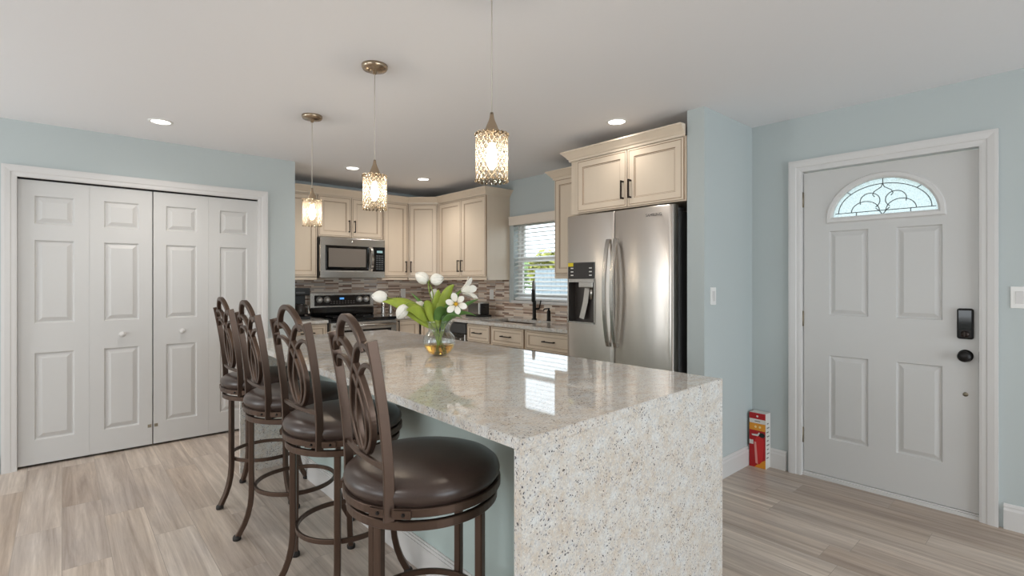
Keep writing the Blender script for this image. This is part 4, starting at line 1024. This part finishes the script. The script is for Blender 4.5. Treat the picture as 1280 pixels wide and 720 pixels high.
tulip('open white flower facing forward with a yellow centre', 570, 380, 2.68, (0.05, 0.05, 1), 0.026, 0.036, opening=1.0, leaves=[(595, 395, 2.7, 0.06, 0.014, 1), (578, 398, 2.7, 0.05, 0.012, 1)], stamen=True)
tulip('small white tulip bud half hidden in the middle of the leaves', 543, 367, 2.86, (0.15, 1, 0), 0.045, 0.019, leaves=[(548, 362, 2.75, 0.05, 0.022, 0), (556, 385, 2.68, 0.05, 0.024, 1)])
tulip('white tulip bud tucked behind the broad pale leaf', 525, 381, 2.84, (-0.7, 0.4, 0), 0.045, 0.018, leaves=[(530, 378, 2.7, 0.06, 0.022, 0)])

# ------------------------------------------------------------------ small things
cm = thing('coffee_maker', 'black coffee maker on the worktop beside the range', 'coffee maker', (1.88, 5.55, CT))
mb = MB(); mb.box(-0.09, -0.12, 0, 0.09, 0.12, 0.03, bev=0.006); mb.box(-0.085, 0.03, 0.03, 0.085, 0.12, 0.30, bev=0.008); mb.box(-0.09, -0.11, 0.25, 0.09, 0.12, 0.33, bev=0.012); mb.build('body', M['black'], cm)
mb = MB(); mb.lathe([(0.045, 0.0), (0.065, 0.03), (0.068, 0.07), (0.05, 0.12), (0.045, 0.13)], 28, (0, -0.045, 0.032)); mb.build('carafe', mat('dark_carafe_glass', (40, 36, 34), 0.05), cm)
mb = MB(); mb.sweep([(0.04, -0.09, 0.15), (0.06, -0.14, 0.14), (0.06, -0.14, 0.07), (0.045, -0.10, 0.06)], 0.014, 0.018, (0, 0, 1)); mb.build('carafe_handle', M['chrome'], cm)
mb = MB(); mb.box(-0.06, -0.113, 0.275, 0.03, -0.109, 0.29); mb.build('control_strip', M['greyside'], cm)
for lb, x, y, h_ in (('slim steel shaker on the worktop closest to the range', 2.90, 5.62, 0.17), ('slim steel shaker beside its twin toward the corner', 3.02, 5.66, 0.165)):
    t = thing('shaker', lb, 'shaker', (x, y, CT), 0, 'steel shakers on the worktop')
    mb = MB(); mb.lathe([(0.026, 0), (0.027, 0.01), (0.021, h_ * 0.5), (0.024, h_ * 0.7)], 24); mb.build('body', M['steel'], t)
    mb = MB(); mb.lathe([(0.024, h_ * 0.7), (0.026, h_ * 0.74), (0.022, h_ * 0.95), (0.008, h_), (0, h_)], 24); mb.build('cap', M['chrome'], t)
cr = thing('utensil_canister', 'tall steel canister on the worktop in the corner behind the shakers', 'canister', (3.16, 5.70, CT))
mb = MB(); mb.lathe([(0.04, 0), (0.041, 0.15), (0.037, 0.15), (0.036, 0.01), (0, 0.01)], 28); mb.build('body', M['steel'], cr)
mb = MB()
for a in range(3): mb.sweep([(0.01 * a - 0.01, 0, 0.012), (0.03 * a - 0.03, 0.01, 0.21)], 0.008, 0.008, (1, 0, 0), rnd=8)
tag(mb.build('utensils', M['black'], cr), None)
tb = thing('toaster', 'small black and steel toaster on the worktop under the outlet', 'toaster', (3.56, 4.60, CT), E)
mb = MB(); mb.box(-0.13, -0.09, 0.0, 0.13, 0.09, 0.02, bev=0.005); mb.build('base', M['black'], tb)
mb = MB(); mb.box(-0.11, -0.075, 0.02, 0.11, 0.075, 0.17, bev=0.015); mb.build('body', M['steel'], tb)
mb = MB(); mb.box(0.105, -0.06, 0.03, 0.118, 0.06, 0.15, bev=0.004); mb.build('end_cap', M['black'], tb)
mb = MB(); mb.box(-0.118, -0.06, 0.03, -0.105, 0.06, 0.15, bev=0.004); mb.build('end_cap', M['black'], tb)
mb = MB(); mb.box(0.116, -0.02, 0.1, 0.135, 0.02, 0.115, bev=0.003); mb.build('lever', M['black'], tb)

def plate(label, loc, rz, kind, n=1):
    t = thing('outlet' if kind == 'o' else 'light_switch', label, 'outlet' if kind == 'o' else 'light switch', loc, rz, 'white wall plates')
    w_ = 0.035 * 1 if n == 1 else 0.058
    mb = MB(); mb.box(-w_, -0.006, -0.0575, w_, 0, 0.0575, bev=0.002); mb.build('cover_plate', M['plate'], t)
    for k in range(n):
        x = (k - (n - 1) / 2) * 0.046
        if kind == 'o':
            mb = MB(); mb.box(x - 0.017, -0.008, -0.034, x + 0.017, -0.005, 0.034, bev=0.001); mb.build('receptacle', M['plate'], t)
        else:
            mb = MB(); mb.box(x - 0.016, -0.009, -0.033, x + 0.016, -0.005, 0.033, bev=0.0015); mb.build('rocker', M['white'], t)
plate('white outlet on the mosaic tile beside the corner', (3.29, YR - 0.008, 1.16), 0, 'o')
plate('white outlet on the mosaic tile under the tall two door cabinet', (XE - 0.008, 4.62, 1.16), E, 'o')
plate('white light switch on the short wall beside the refrigerator', (3.19, 1.623, 1.222), 0, 's')
plate('white light switch on the wall at the lock side of the front door', (XE, 0.212, 1.235), E, 's', 2)

# fire extinguisher carton
bx = thing('fire_extinguisher_box', 'red and white fire extinguisher carton standing in the corner', 'carton', (3.69, 1.548, 0), E)
mb = MB(); bw_, bd, bh = 0.112, 0.085, 0.385
mb.box(-bw_ / 2, 0, 0, bw_ / 2, bd, bh, 0); mb.bm.faces.ensure_lookup_table()
bb_ = mb.build('carton', [M['carton'], M['red']], bx)
for f in bb_.data.polygons:
    if abs(f.normal.y + 1) < 0.1: f.material_index = 1
def decal(name, pts, m, e): 
    mb = MB(); mb.bm.faces.new([mb.bm.verts.new((x, -e, z)) for x, z in pts])
    r = bmesh.ops.extrude_face_region(mb.bm, geom=mb.bm.faces[:])
    for v in r['geom']:
        if isinstance(v, bmesh.types.BMVert): v.co.y = 0
    return mb.build(name, m, bb_)
hw = bw_ / 2 - 0.0005
decal('white_band', [(-hw, 0.312), (hw, 0.312), (hw, 0.342), (-hw, 0.342)], M['carton'], 0.0006)
decal('orange_band', [(-hw, 0.262), (hw, 0.262), (hw, 0.311), (-hw, 0.311)], M['orange'], 0.0006)
decal('orange_corner', [(-0.02, 0.001), (hw, 0.001), (hw, 0.062), (0.02, 0.04)], M['orange'], 0.0006)
decal('white_patch', [(-hw, 0.16), (-0.028, 0.16), (-0.028, 0.19), (-hw, 0.19)], M['carton'], 0.0006)
decal('emblem', [(0.007 * math.cos(i * PI / 10), 0.362 + 0.007 * math.sin(i * PI / 10)) for i in range(20)], M['carton'], 0.0006)
for cx in (-0.012, 0.018): decal('emblem', [(cx + 0.008 * math.cos(i * PI / 10), 0.287 + 0.008 * math.sin(i * PI / 10)) for i in range(20)], mat('cream_print', (240, 214, 150), 0.5), 0.001)
decal('print_line', [(-0.018, 0.324), (0.02, 0.324), (0.02, 0.33), (-0.018, 0.33)], M['ink'], 0.001)
decal('pictured_cylinder', [(-0.012, 0.04), (0.012, 0.022), (0.034, 0.05), (0.046, 0.19), (0.036, 0.215), (0.0, 0.222), (-0.014, 0.2), (-0.02, 0.185)], mat('bright_red_print', (204, 40, 40), 0.35), 0.001)
decal('pictured_highlight', [(-0.012, 0.03), (0.004, 0.026), (-0.008, 0.18), (-0.022, 0.18)], mat('pink_print', (226, 150, 140), 0.45), 0.0014)
decal('pictured_nozzle', [(-0.04, 0.232), (0.0, 0.236), (0.012, 0.25), (0.02, 0.243), (0.004, 0.222), (-0.036, 0.222)], M['carton'], 0.0012)
decal('pictured_gauge', [(0.032 + 0.02 * math.cos(i * PI / 10), 0.233 + 0.017 * math.sin(i * PI / 10)) for i in range(20)], M['black'], 0.0012)
mb = MB()
for i in range(9): mb.box(bw_ / 2, 0.018 + (i % 3) * 0.004, 0.07 + i * 0.03, bw_ / 2 + 0.0006, 0.05 + (i % 2) * 0.012, 0.078 + i * 0.03)
mb.build('side_print', M['ink'], bb_)
